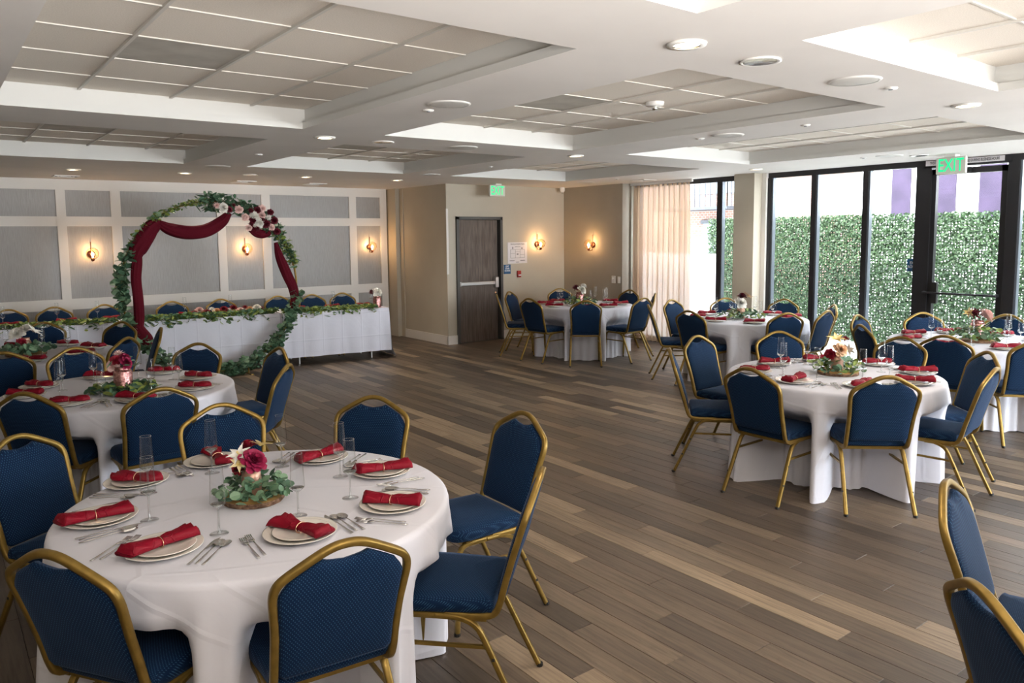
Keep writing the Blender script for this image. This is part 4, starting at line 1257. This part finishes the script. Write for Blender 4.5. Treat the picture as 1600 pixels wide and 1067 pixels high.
def flower(kind, mat, loc, R, dirv, label, group, split=False, parent=None):
    q = Vector(dirv).normalized().to_track_quat('Z', 'Y').to_euler()
    name = {'rose': 'rose', 'lily': 'lily', 'dahlia': 'dahlia', 'small': 'filler_flower'}[kind]
    if kind == 'rose': base = petal(R*0.85, R*0.85, 0.55); lst = rose_petals(R, 38)
    elif kind == 'small': base = petal(R*0.9, R*0.9, 0.3); lst = rose_petals(R, 12)
    elif kind == 'lily':
        base = petal(R*0.60, R*1.10, 0.42, 0.75, 4); lst = [(i*pi/3+(0.2 if i % 2 else 0), 0.85+0.12*(i % 2), 0, 0.002, 1) for i in range(6)]
    else:
        base = petal(R*0.28, R*0.95, 0.12, 0.7, 3); lst = [(i*2.39996, 0.15+1.35*(i/33)**0.8, 0, R*0.05, 0.7+0.3*i/33) for i in range(34)]
    if split:
        r = obj(name, None, None, loc=loc, rot=q, label=label, cat='flower', group=group)
        for (rz, tl, tz, ou, s_) in lst:
            me = mesh('petal', xform(base[0], 0, tl, tz, ou, s_), base[1], mat, True)
            obj('petal', me, r, rot=(0, 0, rz))
        if kind == 'lily': obj('stamens', MB().lathe([(0.004, 0), (0.003, R*0.5), (0.006, R*0.55)], 6).mesh('st', 'yellow'), r)
        obj('calyx', MB().lathe([(0.003, -0.03), (0.006, -0.008), (0.012, 0.0)], 8).mesh('calyx', 'vine'), r)
        return r
    key = (kind, mat, round(R, 3))
    if key not in PM:
        g = MB()
        for (rz, tl, tz, ou, s_) in lst: g.add(xform(base[0], rz, tl, tz, ou, s_), base[1])
        PM[key] = g.mesh(name, mat, True)
    return obj(name, PM[key], parent, loc=loc, rot=q, label=label, cat=('flower' if parent is None else None), group=group)

def leaf_v(s_, rnd, c, kind='round'):
    if kind == 'round': prof = [(-1, 0), (-0.75, 0.62), (0, 0.95), (0.75, 0.66), (1.05, 0), (0.75, -0.66), (0, -0.95), (-0.75, -0.62)]
    elif kind == 'long': prof = [(-1.5, 0), (-0.5, 0.38), (0.6, 0.32), (1.7, 0), (0.6, -0.32), (-0.5, -0.38)]
    else: prof = [(-1.2, 0), (-0.4, 0.55), (0.5, 0.45), (1.3, 0), (0.5, -0.45), (-0.4, -0.55)]
    a, b, g = rnd.uniform(0, 2*pi), rnd.uniform(-1.0, 1.0), rnd.uniform(-0.9, 0.9)
    R = Matrix.Rotation(a, 3, 'Z') @ Matrix.Rotation(b, 3, 'X') @ Matrix.Rotation(g, 3, 'Y')
    v = [Vector(c)+R @ Vector((s_*x, s_*y, 0.18*s_*abs(y))) for (x, y) in prof]
    v.append(Vector(c)+R @ Vector((0, 0, 0)))
    n = len(prof)
    return v, [(i, (i+1) % n, n) for i in range(n)]
def garland(name, pts, label, cat, rad, nleaf, size, mats, flat=False, group=None, seed=1, droop=0.0, kinds=('round',)):
    rnd = random.Random(seed)
    r = obj(name, None, None, loc=pts[0], label=label, cat=cat, group=group)
    o0 = Vector(pts[0])
    sp = catmull(pts, 6)
    obj('vine', MB().tube([p-o0 for p in sp], 0.004, 6).mesh('vine', 'vine', True), r)
    for mi, mat in enumerate(mats):
        g = MB()
        for i in range(nleaf//len(mats)):
            p = sp[rnd.randrange(len(sp)-1)]; q = sp[min(len(sp)-1, sp.index(p)+1)]
            c = p.lerp(q, rnd.random())
            a = rnd.uniform(0, 2*pi); d = rad*rnd.random()**0.6
            ox, oz = d*cos(a), d*sin(a)
            if flat: c = c+Vector((rnd.uniform(-rad*0.4, rad*0.4), ox, abs(oz)*0.5))
            else: c = c+Vector((ox, rnd.uniform(-1, 1)*rad*0.6, oz))
            if droop and rnd.random() < 0.35: c = c+Vector((0, -0.03, -rnd.random()*droop))
            v, f = leaf_v(size*rnd.uniform(0.7, 1.2), rnd, c-o0, rnd.choice(kinds))
            g.add(v, f)
        obj('leaves', g.mesh('leaves', mat), r, kind='stuff')
    return r

def jar(loc, kind, label, s=1.0):
    if kind == 'rose':
        r = obj('mason_jar', None, None, loc=loc, label=label, cat='jar', group='flower jars on the tables', scale=s)
        obj('jar_body', MB().lathe([(0.0005, 0), (0.033, 0), (0.038, 0.004), (0.040, 0.02), (0.040, 0.078), (0.037, 0.092), (0.031, 0.102), (0.0295, 0.104)], 32, cap=False).mesh('body', 'rosegold', True), r)
        obj('jar_neck', MB().lathe([(0.0295, 0.103), (0.031, 0.106), (0.0295, 0.109), (0.031, 0.112), (0.0295, 0.115), (0.030, 0.122), (0.026, 0.122), (0.026, 0.09)], 32, cap=False).mesh('neck', 'rosegold', True), r)
        return r
    r = obj('mercury_glass_jar', None, None, loc=loc, label=label, cat='jar', group='flower jars on the tables', scale=s)
    obj('jar_body', MB().lathe([(0.0005, 0), (0.044, 0), (0.05, 0.006), (0.051, 0.02), (0.051, 0.115), (0.046, 0.128), (0.043, 0.130)], 32, cap=False).mesh('body', 'mercury', True), r)
    obj('jar_neck', MB().lathe([(0.043, 0.129), (0.046, 0.134), (0.043, 0.139), (0.044, 0.150), (0.040, 0.150), (0.040, 0.12)], 32, cap=False).mesh('neck', 'mercury', True), r)
    return r
def wood_slice(loc, R, label):
    r = obj('wood_slice', None, None, loc=loc, label=label, cat='wood slice', group='wood slices under the jars')
    n = 40; rnd = random.Random(int(R*1e4))
    rad = [R*(1+0.025*sin(3*2*pi*i/n)+rnd.uniform(-0.012, 0.012)) for i in range(n)]
    v = []; f = []
    for z, s_ in ((0.0, 0.985), (0.006, 1.0), (0.014, 1.0), (0.0195, 0.985)):
        v += [(rad[i]*s_*cos(2*pi*i/n), rad[i]*s_*sin(2*pi*i/n), z) for i in range(n)]
    for k in range(3):
        for i in range(n): j = (i+1) % n; f.append((k*n+i, k*n+j, k*n+n+j, k*n+n+i))
    f.append(tuple(range(n-1, -1, -1)))
    obj('bark', mesh('bark', v, f, 'bark'), r)
    v = [(rad[i]*0.985*cos(2*pi*i/n), rad[i]*0.985*sin(2*pi*i/n), 0.0196) for i in range(n)]
    obj('cut_face', mesh('cut_face', v, [tuple(range(n))], 'slice'), r)
    return r
def leaf_ring(name, c, r0, r1, n, size, mats, label, seed, zh=0.05, kinds=('round',), split=0, arc=None):
    rnd = random.Random(seed)
    r = obj(name, None, None, loc=c, label=label, cat='greenery', group='greenery around the jars')
    pts = [(r0*1.15*cos(2*pi*i/14), r0*1.15*sin(2*pi*i/14), 0.012) for i in range(14)]
    obj('stem', MB().tube(catmull(pts, 3, True), 0.0022, 6, closed=True).mesh('stem', 'vine', True), r)
    done = 0
    for mi, mat in enumerate(mats):
        g = MB()
        for i in range(n//len(mats)):
            a = rnd.uniform(0, 2*pi) if arc is None else radians(rnd.uniform(*arc))
            rr_ = r0+(r1-r0)*rnd.random()
            z = size*0.5+zh*rnd.random()*(1-0.6*(rr_-r0)/(r1-r0))
            c_ = (rr_*cos(a), rr_*sin(a), z)
            v, f = leaf_v(size*rnd.uniform(0.75, 1.15), rnd, c_, rnd.choice(kinds))
            if done < split:
                obj('leaf', mesh('leaf', [tuple(Vector(p)-Vector(c_)) for p in v], f, mat), r, loc=c_); done += 1
            else: g.add(v, f)
        if g.v: obj('small_leaves', g.mesh('leaves', mat), r, kind='stuff')
    return r

# --- table A
z0 = ZT_
c = (1.03, 3.12)
wood_slice((c[0], c[1], z0), 0.125, 'round bark-edged wood slice on the front left table')
z1 = z0+0.0205
jar((c[0]-0.005, c[1]+0.01, z1), 'rose', 'rose gold mason jar holding a magenta rose on the front left table')
FG = 'flowers in the table jars'
zj = z1+0.125
vx, vy = rr.x, rr.y        # camera-right in plan, for measured offsets
def off(c, a, b, z): # a to the photo's right, b away
    return (c[0]+a*vx-b*vy*-1*0+b*0.609, c[1]+a*vy+b*0.793, z)
flower('rose', 'magenta', off(c, 0.018, -0.035, zj+0.030), 0.052, (0.25, -0.75, 0.75), 'large magenta rose in the jar on the front left table', FG, split=True)
flower('lily', 'white', off(c, -0.045, -0.020, zj+0.048), 0.045, (-0.55, -0.4, 0.8), 'white and yellow lily left of the magenta rose on the front left table', FG, split=True)
flower('lily', 'yellow', off(c, -0.040, -0.035, zj+0.020), 0.036, (-0.6, -0.7, 0.4), 'lower yellow lily left of the magenta rose on the front left table', FG, split=True)
flower('rose', 'red', off(c, -0.062, -0.005, zj-0.008), 0.030, (-0.8, -0.3, 0.2), 'small deep red rose at the jar rim on the front left table', FG)
flower('rose', 'red', off(c, -0.028, 0.03, zj+0.075), 0.034, (-0.2, 0.1, 1), 'deep red rose at the top of the bouquet on the front left table', FG)
flower('lily', 'yellow', off(c, 0.020, 0.04, zj+0.070), 0.042, (0.35, 0.3, 1), 'cream lily behind the magenta rose on the front left table', FG)
leaf_ring('bouquet_leaves', (c[0]-0.01, c[1], zj-0.03), 0.01, 0.055, 22, 0.022, ['euc', 'euc2'], 'green leaves among the flowers of the front left jar', 5, 0.07, ('mid',))
leaf_ring('eucalyptus_ring', (c[0], c[1], z1), 0.055, 0.155, 190, 0.0185, ['euc', 'euc2'], 'eucalyptus sprigs round the jar on the front left table', 6, 0.085, ('round', 'round', 'mid'), split=90)
# --- table F
c = (5.53, 3.09)
wood_slice((c[0], c[1], z0), 0.15, 'bark-edged wood slice on the front right table')
jar((c[0], c[1]+0.01, z1), 'rose', 'copper-coloured jar with peach rose on the front right table', 1.15)
zj = z1+0.14
flower('rose', 'peach', off(c, 0.0, -0.04, zj+0.03), 0.052, (-0.3, -0.8, 0.5), 'peach rose at the front of the bouquet on the front right table', FG)
flower('lily', 'yellow', off(c, -0.02, 0.0, zj+0.10), 0.065, (-0.3, -0.3, 1), 'yellow lily on top of the bouquet on the front right table', FG)
flower('dahlia', 'red', off(c, 0.05, 0.01, zj+0.10), 0.045, (0.5, -0.1, 0.9), 'dark red flower at the top right of the bouquet on the front right table', FG)
flower('rose', 'red', off(c, -0.07, -0.01, zj-0.01), 0.04, (-0.9, -0.2, 0.2), 'deep red rose left of the peach rose on the front right table', FG)
flower('lily', 'white', off(c, 0.07, 0.0, zj+0.02), 0.055, (0.9, -0.3, 0.3), 'white flower right of the peach rose on the front right table', FG)
leaf_ring('eucalyptus_ring', (c[0], c[1], z1), 0.06, 0.23, 120, 0.026, ['euc', 'fern', 'euc2'], 'pale green eucalyptus round the jar on the front right table', 16, 0.11, ('round', 'mid'))
# --- table B
c = (1.08, 5.98)
jar((c[0], c[1], z0), 'm', 'pink mercury glass jar on the second left table', 1.22)
zj = z0+0.185
flower('rose', 'magenta', off(c, 0.045, -0.03, zj+0.025), 0.045, (0.6, -0.7, 0.4), 'magenta rose right side of the second left jar', FG)
flower('rose', 'magenta', off(c, 0.015, 0.0, zj+0.055), 0.042, (0.1, -0.5, 0.9), 'upper magenta rose in the middle of the second left jar', FG)
flower('rose', 'pink', off(c, -0.055, -0.03, zj+0.005), 0.042, (-0.6, -0.7, 0.2), 'pale pink rose at the left of the second left jar', FG)
flower('dahlia', 'pink', off(c, -0.03, 0.02, zj+0.08), 0.045, (-0.2, -0.4, 1), 'pink daisy-like flower on top of the second left jar', FG)
flower('rose', 'red', off(c, -0.03, -0.03, zj+0.045), 0.036, (-0.2, -0.8, 0.6), 'dark red rose in the middle of the second left jar', FG)
leaf_ring('bouquet_leaves', (c[0], c[1], zj-0.02), 0.02, 0.10, 18, 0.022, ['euc2', 'euc'], 'long green leaves in the bouquet of the second left jar', 25, 0.10, ('long', 'mid'))
leaf_ring('lemon_leaf_ring', (c[0], c[1], z0), 0.05, 0.23, 200, 0.030, ['euc2', 'fern', 'euc2'], 'flat green leaves round the jar on the second left table', 26, 0.05, ('mid', 'round'))
# --- table C
c = (0.72, 8.48)
wood_slice((c[0], c[1], z0), 0.17, 'wood slice on the table at the left edge')
jar((c[0], c[1], z1), 'rose', 'jar of white flowers on the table at the left edge', 1.2)
zj = z1+0.14
flower('rose', 'white', off(c, -0.06, -0.03, zj+0.05), 0.065, (-0.4, -0.6, 0.7), 'white rose at left of the bouquet on the left edge table', FG)
flower('lily', 'white', off(c, 0.08, -0.01, zj+0.06), 0.075, (0.6, -0.3, 0.8), 'white lily at right of the bouquet on the left edge table', FG)
flower('rose', 'white', off(c, 0.02, 0.0, zj+0.09), 0.06, (0.1, -0.2, 1), 'white rose on top of the bouquet on the left edge table', FG)
flower('rose', 'red', off(c, 0.0, -0.06, zj-0.03), 0.04, (0, -1, 0.2), 'dark red rose low in the bouquet on the left edge table', FG)
leaf_ring('eucalyptus_ring', (c[0], c[1], z1), 0.06, 0.24, 150, 0.032, ['euc', 'euc2'], 'eucalyptus round the jar on the left edge table', 36, 0.10, ('round',))
# --- table D
c = (8.02, 8.72)
jar((c[0], c[1], z0), 'm', 'pink mercury glass jar on the table by the wooden door', 1.3)
zj = z0+0.20
flower('rose', 'white', off(c, 0.035, -0.03, zj+0.03), 0.07, (0.3, -0.7, 0.6), 'white rose in the jar on the table by the wooden door', FG)
flower('dahlia', 'wine', off(c, -0.06, -0.01, zj+0.06), 0.075, (-0.6, -0.4, 0.8), 'burgundy flower in the jar on the table by the wooden door', FG)
flower('rose', 'white', off(c, 0.06, 0.0, zj+0.09), 0.05, (0.6, 0, 0.8), 'smaller white rose on the table by the wooden door', FG)
leaf_ring('eucalyptus_ring', (c[0], c[1], z0), 0.08, 0.28, 150, 0.034, ['fern', 'euc', 'euc2'], 'greenery round the jar on the table by the wooden door', 46, 0.13, ('mid', 'long'))
# --- table E
c = (8.22, 5.92)
jar((c[0], c[1], z0), 'rose', 'rose gold jar on the table by the sheer curtain', 1.3)
zj = z0+0.155
flower('rose', 'white', off(c, -0.01, -0.04, zj+0.045), 0.075, (-0.2, -0.8, 0.5), 'large white rose in the jar on the table by the sheer curtain', FG)
flower('rose', 'wine', off(c, 0.01, 0.0, zj+0.13), 0.055, (-0.1, -0.3, 1), 'burgundy rose at the top on the table by the sheer curtain', FG)
flower('lily', 'peach', off(c, 0.08, 0.0, zj+0.12), 0.07, (0.6, -0.3, 0.9), 'peach lily at the top right on the table by the sheer curtain', FG)
leaf_ring('eucalyptus_ring', (c[0], c[1], z0), 0.07, 0.30, 160, 0.034, ['fern', 'euc', 'euc2'], 'greenery round the jar on the table by the sheer curtain', 56, 0.11, ('mid', 'long'))
# --- table G
c = (8.18, 3.14)
wood_slice((c[0], c[1], z0), 0.17, 'wood slice on the table by the glass door')
jar((c[0], c[1], z1), 'm', 'pink mercury glass jar on the table by the glass door', 1.25)
zj = z1+0.19
flower('rose', 'pink', off(c, 0.06, -0.03, zj+0.05), 0.075, (0.5, -0.6, 0.6), 'blush rose right of the burgundy dahlia by the glass door', FG)
flower('dahlia', 'wine', off(c, -0.05, -0.01, zj+0.06), 0.085, (-0.5, -0.4, 0.8), 'burgundy dahlia in the jar on the table by the glass door', FG)
flower('lily', 'yellow', off(c, -0.09, 0.0, zj+0.07), 0.05, (-0.9, 0, 0.5), 'small yellow flower beside the dahlia by the glass door', FG)
leaf_ring('eucalyptus_ring', (c[0], c[1], z1), 0.07, 0.24, 160, 0.030, ['euc', 'fern', 'euc'], 'eucalyptus round the jar on the table by the glass door', 66, 0.14, ('round', 'mid'))

# ------------------------------------------------------------------ HEAD TABLE
# three rectangular tables in a slightly bent row; front edges measured
def rect_cloth(L, W, drop_f, drop_s, seed, zt=0.765, puddle=False):
    """top L along x, W along y (front at y=0, back at y=W); front skirt and side skirts"""
    rnd = random.Random(seed); ph = [rnd.uniform(0, 6) for _ in range(5)]
    v = []; f = []
    def grid(fn, nu, nv):
        n0 = len(v)
        for j in range(nv+1):
            for i in range(nu+1): v.append(fn(i/nu, j/nv))
        for j in range(nv):
            for i in range(nu):
                a = n0+j*(nu+1)+i; f.append((a, a+1, a+nu+2, a+nu+1))
    grid(lambda u, w_: (L*u, W*(1-w_), zt), 8, 4)
    def front(u, t):
        z = zt-t*(zt-drop_f); wv = 0.014*t*sin(u*L*9+ph[0])+0.010*t*sin(u*L*21+ph[1])
        wv += 0.05*t*max(0, abs(u-0.5)*2-0.85)*5
        return (L*u+0.02*t*(u-0.5), -0.006-abs(0.012*t)-max(-0.01, wv)-0.01*min(1, t*8), z)
    grid(front, 80, 10)
    grid(lambda u, t: (L*u, W+0.008+0.01*t+0.012*t*sin(u*L*12+ph[2]), zt-t*(zt-drop_f)), 40, 5)
    for s_, x in ((-1, 0), (1, L)):
        def side(u, t, s_=s_, x=x):
            z = zt-t*(zt-drop_s); wv = 0.03*t*abs(sin(u*7+ph[3]))
            pz = 0.0
            if puddle and s_ > 0 and t > 0.85: pz = (t-0.85)*0.4
            return (x+s_*(0.006+0.02*t+wv+pz), W*u-0.03*t*(1-u)*1.0, z)
        grid(side, 24, 10)
    return mesh('cloth', v, f, 'cloth2', True)
HT = [  # origin (left front corner), direction angle, length
  ((0.05, 11.10), -3.0, 1.98, 'left', False), ((2.03, 10.86), -4.4, 1.99, 'middle', False), ((4.02, 10.62), -8.0, 1.60, 'right', True)]
HW = 0.76
for (o_, an, L, nm, pud) in HT:
    a = radians(an)
    r = obj('banquet_table', None, None, loc=(o_[0], o_[1], 0), rot=(0, 0, a), label='%s section of the long head table behind the arch, under white cloth' % nm, cat='table', group='head tables')
    obj('tabletop', MB().bbox(0.02, 0.01, 0.735, L-0.02, HW-0.01, 0.761, 0.003).mesh('top', 'ply'), r)
    for x in (0.25, L-0.25):
        for y in (0.12, HW-0.12):
            obj('leg', MB().tube([(x, y, 0), (x, y, 0.736)], 0.012, 8).mesh('leg', 'steel'), r)
    obj('head_tablecloth', rect_cloth(L, HW, 0.12 if nm != 'left' else 0.03, 0.12 if not pud else 0.01, len(nm), puddle=pud), None, loc=(o_[0], o_[1], 0.0), rot=(0, 0, a), label='white creased cloth on the %s head table' % nm, cat='tablecloth', group='head table cloths')
def ht_pt(X, back):     # point on the head table at world X, 'back' metres behind the front edge
    for (o_, an, L, nm, _) in HT:
        a = radians(an)
        if o_[0] <= X <= o_[0]+L*cos(a)+0.03 or nm == 'right':
            s_ = (X-o_[0])/cos(a)
            return (X-back*sin(a), o_[1]+s_*sin(a)+back*cos(a))
zt = 0.7665
pos_l = ['farthest left', 'second from left', 'third from left', 'left of the flower runner', 'behind the flower runner', 'just right of the arch', 'second from the right end', 'nearest the right end']
HTCH = [(0.85, 12.0), (1.37, 11.98), (1.97, 11.93), (2.83, 11.80), (3.50, 11.72), (4.36, 11.68), (4.88, 11.59), (5.38, 11.55)]
for i, (x, y) in enumerate(HTCH):
    chair(x, y, x-0.08, y-1.5, 'navy gold-framed chair behind the head table, %s' % pos_l[i], 'chairs behind the head table', detail=False)
HTP = [(0.81, 0.46), (1.42, 0.5), (1.95, 0.5), (2.87, 0.52), (4.37, 0.52), (4.88, 0.50), (5.36, 0.5)]
for i, (x, b) in enumerate(HTP):
    X, Y = ht_pt(x, b)
    p = [q for j, q in enumerate(pos_l) if j != 4][i]
    obj('dinner_plate', PLATE, None, loc=(X, Y, zt), label='ivory plate on the head table, %s' % p, cat='plate', group='head table plates')
    r = obj('napkin', NAP[1 if i % 2 else 2], None, loc=(X, Y, zt+0.018), rot=(0, 0, radians(-5+9*(i % 3))), label='red napkin on the head table, %s' % p, cat='napkin', group='head table napkins')
    obj('napkin_ring', RING, r)
HTG = [(0.73, 0.5), (1.33, 0.62), (1.80, 0.6), (2.86, 0.62), (3.48, 0.62), (4.34, 0.62), (4.90, 0.5), (5.50, 0.5)]
for i, (x, b) in enumerate(HTG):
    X, Y = ht_pt(min(x, 5.5), b)
    flute(X, Y, zt, 'champagne flute on the head table, %s' % pos_l[i], 'head table flutes')
# jar at the right end
X, Y = ht_pt(5.47, 0.13)
jar((X, Y, zt), 'm', 'tall pink mercury glass jar on the right end of the head table', 1.25)
flower('rose', 'white', (X-0.01, Y-0.03, zt+0.235), 0.07, (-0.1, -0.8, 0.5), 'white rose in the jar at the right end of the head table', FG)
flower('dahlia', 'wine', (X-0.08, Y, zt+0.24), 0.06, (-0.8, -0.3, 0.5), 'dark red flower left of the white rose at the head table end', FG)
leaf_ring('bouquet_leaves', (X, Y, zt+0.20), 0.02, 0.09, 14, 0.022, ['euc2'], 'dark leaves in the jar at the head table end', 77, 0.10, ('long',))
# table garlands
def edge_path(xa, xb, n, back=0.06):
    return [(*ht_pt(xa+(xb-xa)*i/n, back+0.03*sin(i*1.7)), zt+0.02) for i in range(n+1)]
garland('table_garland', edge_path(4.05, 5.40, 10), 'leafy garland along the front edge of the right head table', 'garland', 0.085, 1000, 0.032, ['fern', 'fern', 'euc'], flat=True, group='greenery garlands', seed=4, droop=0.10, kinds=('mid', 'long'))
garland('table_garland', edge_path(2.1, 4.0, 12), 'eucalyptus garland along the front of the middle head table', 'garland', 0.095, 1250, 0.034, ['euc', 'fern', 'fern', 'euc2'], flat=True, group='greenery garlands', seed=8, droop=0.11, kinds=('round', 'mid'))
garland('table_garland', edge_path(0.1, 1.95, 12), 'ferny garland along the front of the left head table', 'garland', 0.085, 1000, 0.033, ['fern', 'fern', 'euc2'], flat=True, group='greenery garlands', seed=12, droop=0.10, kinds=('mid', 'long'))
rnd = random.Random(21)
fx = 2.92
i = 0
names = ['leftmost', 'second', 'third', 'fourth', 'fifth', 'sixth', 'seventh', 'eighth', 'ninth', 'tenth', 'eleventh', 'twelfth', 'rightmost']
for i in range(13):
    X, Y = ht_pt(2.90+i*0.075, 0.15+0.05*sin(i*2.1))
    mt = ['red', 'pink', 'red', 'white', 'peach', 'red', 'white', 'red', 'pink', 'red', 'peach', 'white', 'red'][i]
    cn = {'red': 'dark red', 'pink': 'blush pink', 'white': 'cream', 'peach': 'peach'}[mt]
    flower('rose' if i % 3 else 'dahlia', mt, (X, Y, zt+0.065+0.03*(i % 2)), 0.055, (0.2*sin(i), -0.5, 1), '%s flower, %s in the flower runner on the middle head table' % (cn, names[i]), 'flowers in the head table runner')

# ------------------------------------------------------------------ ARCH
AC, AR, AY = (3.04, 1.20), 1.125, 10.42
arch = obj('moon_gate_arch', None, None, loc=(AC[0], AY, 0), label='gold hoop wedding arch standing in front of the head table', cat='arch')
ring = [(AR*cos(2*pi*i/72), 0, AC[1]+AR*sin(2*pi*i/72)) for i in range(72)]
obj('hoop', MB().tube(ring, 0.014, 8, closed=True, up=(0, 1, 0)).mesh('hoop', 'gold', True), arch)
obj('base_foot', MB().box(-0.42, -0.16, 0.0, -0.38, 0.16, 0.012).box(0.38, -0.16, 0.0, 0.42, 0.16, 0.012).tube([(-0.4, 0, 0.01), (-0.4, 0, 0.15)], 0.01, 8).tube([(0.4, 0, 0.01), (0.4, 0, 0.15)], 0.01, 8).mesh('feet', 'gold'), arch)
def ribbon(name, pts, wd, label, seed):
    rnd = random.Random(seed)
    sp = catmull([(x, AY-0.03, z) for x, z in pts], 8)
    n = len(sp); o0 = sp[0]
    v = []; f = []; K = 28
    for k, p in enumerate(sp):
        t = k/(n-1)
        w_ = wd[0]+(wd[1]-wd[0])*sin(pi*t) if len(wd) == 2 else wd[int(t*(len(wd)-1)+0.5)]
        a = sp[max(0, k-1)]; b = sp[min(n-1, k+1)]; tg = (b-a).normalized(); sd = tg.cross(Vector((0, 1, 0))).normalized()
        for j in range(K):
            an = 2*pi*j/K
            pl_ = 1+0.24*sin(9*an+seed+t*4)*(0.6+0.4*sin(t*9))
            v.append(p-o0+sd*(w_*0.5*cos(an)*pl_)+Vector((0, 1, 0))*(w_*0.28*sin(an)*pl_))
    for k in range(n-1):
        for j in range(K):
            q = (j+1) % K; f.append((k*K+j, k*K+q, (k+1)*K+q, (k+1)*K+j))
    f.append(tuple(range(K-1, -1, -1))); f.append(tuple((n-1)*K+j for j in range(K)))
    return obj(name, mesh(name, v, f, 'burg', True), None, loc=o0, label=label, cat='drape', group='burgundy arch drapery')
ribbon('drape', [(2.13, 1.68), (2.11, 1.55), (2.09, 1.35), (2.10, 1.10), (2.10, 0.85), (2.09, 0.68)], (0.08, 0.12), 'burgundy chiffon hanging straight down the left side of the arch', 1)
ribbon('drape', [(2.20, 0.50), (2.16, 0.60), (2.09, 0.70), (2.05, 0.80)], (0.07, 0.16), 'burgundy chiffon knot low on the left of the arch', 2)
ribbon('drape', [(2.10, 1.60), (2.12, 1.70), (2.20, 1.83), (2.30, 1.98), (2.40, 2.06)], (0.10, 0.20), 'burgundy chiffon wound round the upper left of the arch', 3)
ribbon('drape', [(2.38, 2.05), (2.50, 1.98), (2.71, 1.925), (2.95, 1.945), (3.16, 2.06), (3.27, 2.18)], (0.07, 0.17), 'wide burgundy chiffon swag across the top of the arch', 4)
ribbon('drape', [(3.50, 2.00), (3.62, 1.92), (3.72, 1.90), (3.84, 1.95)], (0.06, 0.12), 'short burgundy chiffon swag under the arch flowers', 5)
ribbon('drape', [(3.88, 1.78), (3.93, 1.58), (4.02, 1.34), (4.10, 1.15), (4.12, 1.0), (4.06, 0.86)], (0.05, 0.14), 'burgundy chiffon hanging down the right side of the arch', 6)
def arcpts(a0, a1, n, dr=0.0):
    return [(AC[0]+(AR+dr)*cos(radians(a0+(a1-a0)*i/n)), AY-0.02, AC[1]+(AR+dr)*sin(radians(a0+(a1-a0)*i/n))) for i in range(n+1)]
garland('arch_garland', arcpts(212, 150, 12), 'silver-dollar eucalyptus on the left side of the arch', 'garland', 0.085, 340, 0.040, ['euc', 'euc2'], group='arch greenery', seed=31)
garland('arch_garland', arcpts(150, 122, 6), 'mixed yellow-green sprigs at the upper left of the arch', 'garland', 0.06, 150, 0.032, ['fern', 'euc'], group='arch greenery', seed=32, kinds=('mid', 'round'))
garland('arch_garland', arcpts(122, 92, 6), 'thin yellow-green ivy at the top of the arch', 'garland', 0.05, 130, 0.026, ['fern', 'fern', 'euc2'], group='arch greenery', seed=33, kinds=('mid',))
garland('arch_garland', arcpts(96, 40, 10), 'dense greenery behind the arch flowers', 'garland', 0.125, 760, 0.034, ['euc2', 'euc2', 'euc'], group='arch greenery', seed=34, kinds=('mid', 'long', 'round'))
garland('arch_garland', arcpts(40, 14, 8), 'leafy greenery below the flowers on the right of the arch', 'garland', 0.08, 340, 0.032, ['fern', 'euc2'], group='arch greenery', seed=35, kinds=('long', 'mid'))
garland('arch_garland', arcpts(-6, -52, 10), 'eucalyptus on the lower right of the arch', 'garland', 0.10, 330, 0.038, ['euc', 'euc2'], group='arch greenery', seed=36)
garland('arch_garland', arcpts(-52, -90, 8), 'eucalyptus trailing at the foot of the arch', 'garland', 0.11, 330, 0.036, ['euc2', 'euc'], group='arch greenery', seed=37)
garland('arch_garland', arcpts(-90, -146, 8, -0.01), 'eucalyptus on the lower left of the arch behind the chairs', 'garland', 0.09, 330, 0.036, ['euc2', 'euc'], group='arch greenery', seed=38)
AF = [(3.08, 2.27, 'pink', .055), (3.17, 2.24, 'white', .065), (3.24, 2.22, 'wine', .04), (3.37, 2.22, 'pink', .05), (3.52, 2.21, 'wine', .055), (3.45, 2.12, 'pink', .045), (3.57, 2.14, 'white', .06), (3.67, 2.15, 'pink', .055),
      (3.52, 2.03, 'wine', .045), (3.62, 2.05, 'white', .07), (3.73, 2.03, 'wine', .055), (3.68, 2.24, 'pink', .045), (3.76, 2.12, 'white', .05), (3.80, 1.99, 'pink', .045), (3.84, 2.08, 'wine', .05), (3.87, 1.93, 'wine', .045), (3.60, 1.97, 'wine', .05), (3.55, 2.08, 'wine', .05), (3.66, 2.09, 'wine', .045), (3.62, 2.22, 'wine', .045), (3.30, 2.28, 'wine', .035), (3.79, 2.19, 'wine', .04), (3.49, 1.98, 'pink', .04)]
wn = ['leftmost flower of the arch cluster', 'large bloom, second from left in the arch cluster', 'small bloom, third from left', 'bloom left of the dense part', 'bloom at the top of the dense part', 'bloom at the left edge of the dense part',
      'bloom in the upper middle of the dense part', 'bloom in the upper right middle', 'bloom low at the left of the dense part', 'largest bloom in the centre of the dense part', 'bloom just right of the largest one', 'highest bloom of the dense part',
      'bloom near the upper right edge', 'bloom near the lower right edge', 'bloom at the outer right edge', 'lowest right bloom', 'lowest bloom over the short swag', 'bloom just left of the largest one', 'bloom just above the largest one', 'bloom at the top edge, above the largest', 'tiny bloom between the left group and the dense part', 'small bloom at the upper right edge', 'small bloom at the lower left tip']
for i, (x, z, mt, R) in enumerate(AF):
    cn = {'wine': 'burgundy', 'pink': 'blush', 'white': 'cream white'}[mt]
    flower('rose' if i % 4 else 'dahlia', mt, (x, AY-0.12, z), R, (0.3*sin(i*2), -1, 0.2*cos(i)), '%s %s' % (cn, wn[i]), 'flowers on the arch')
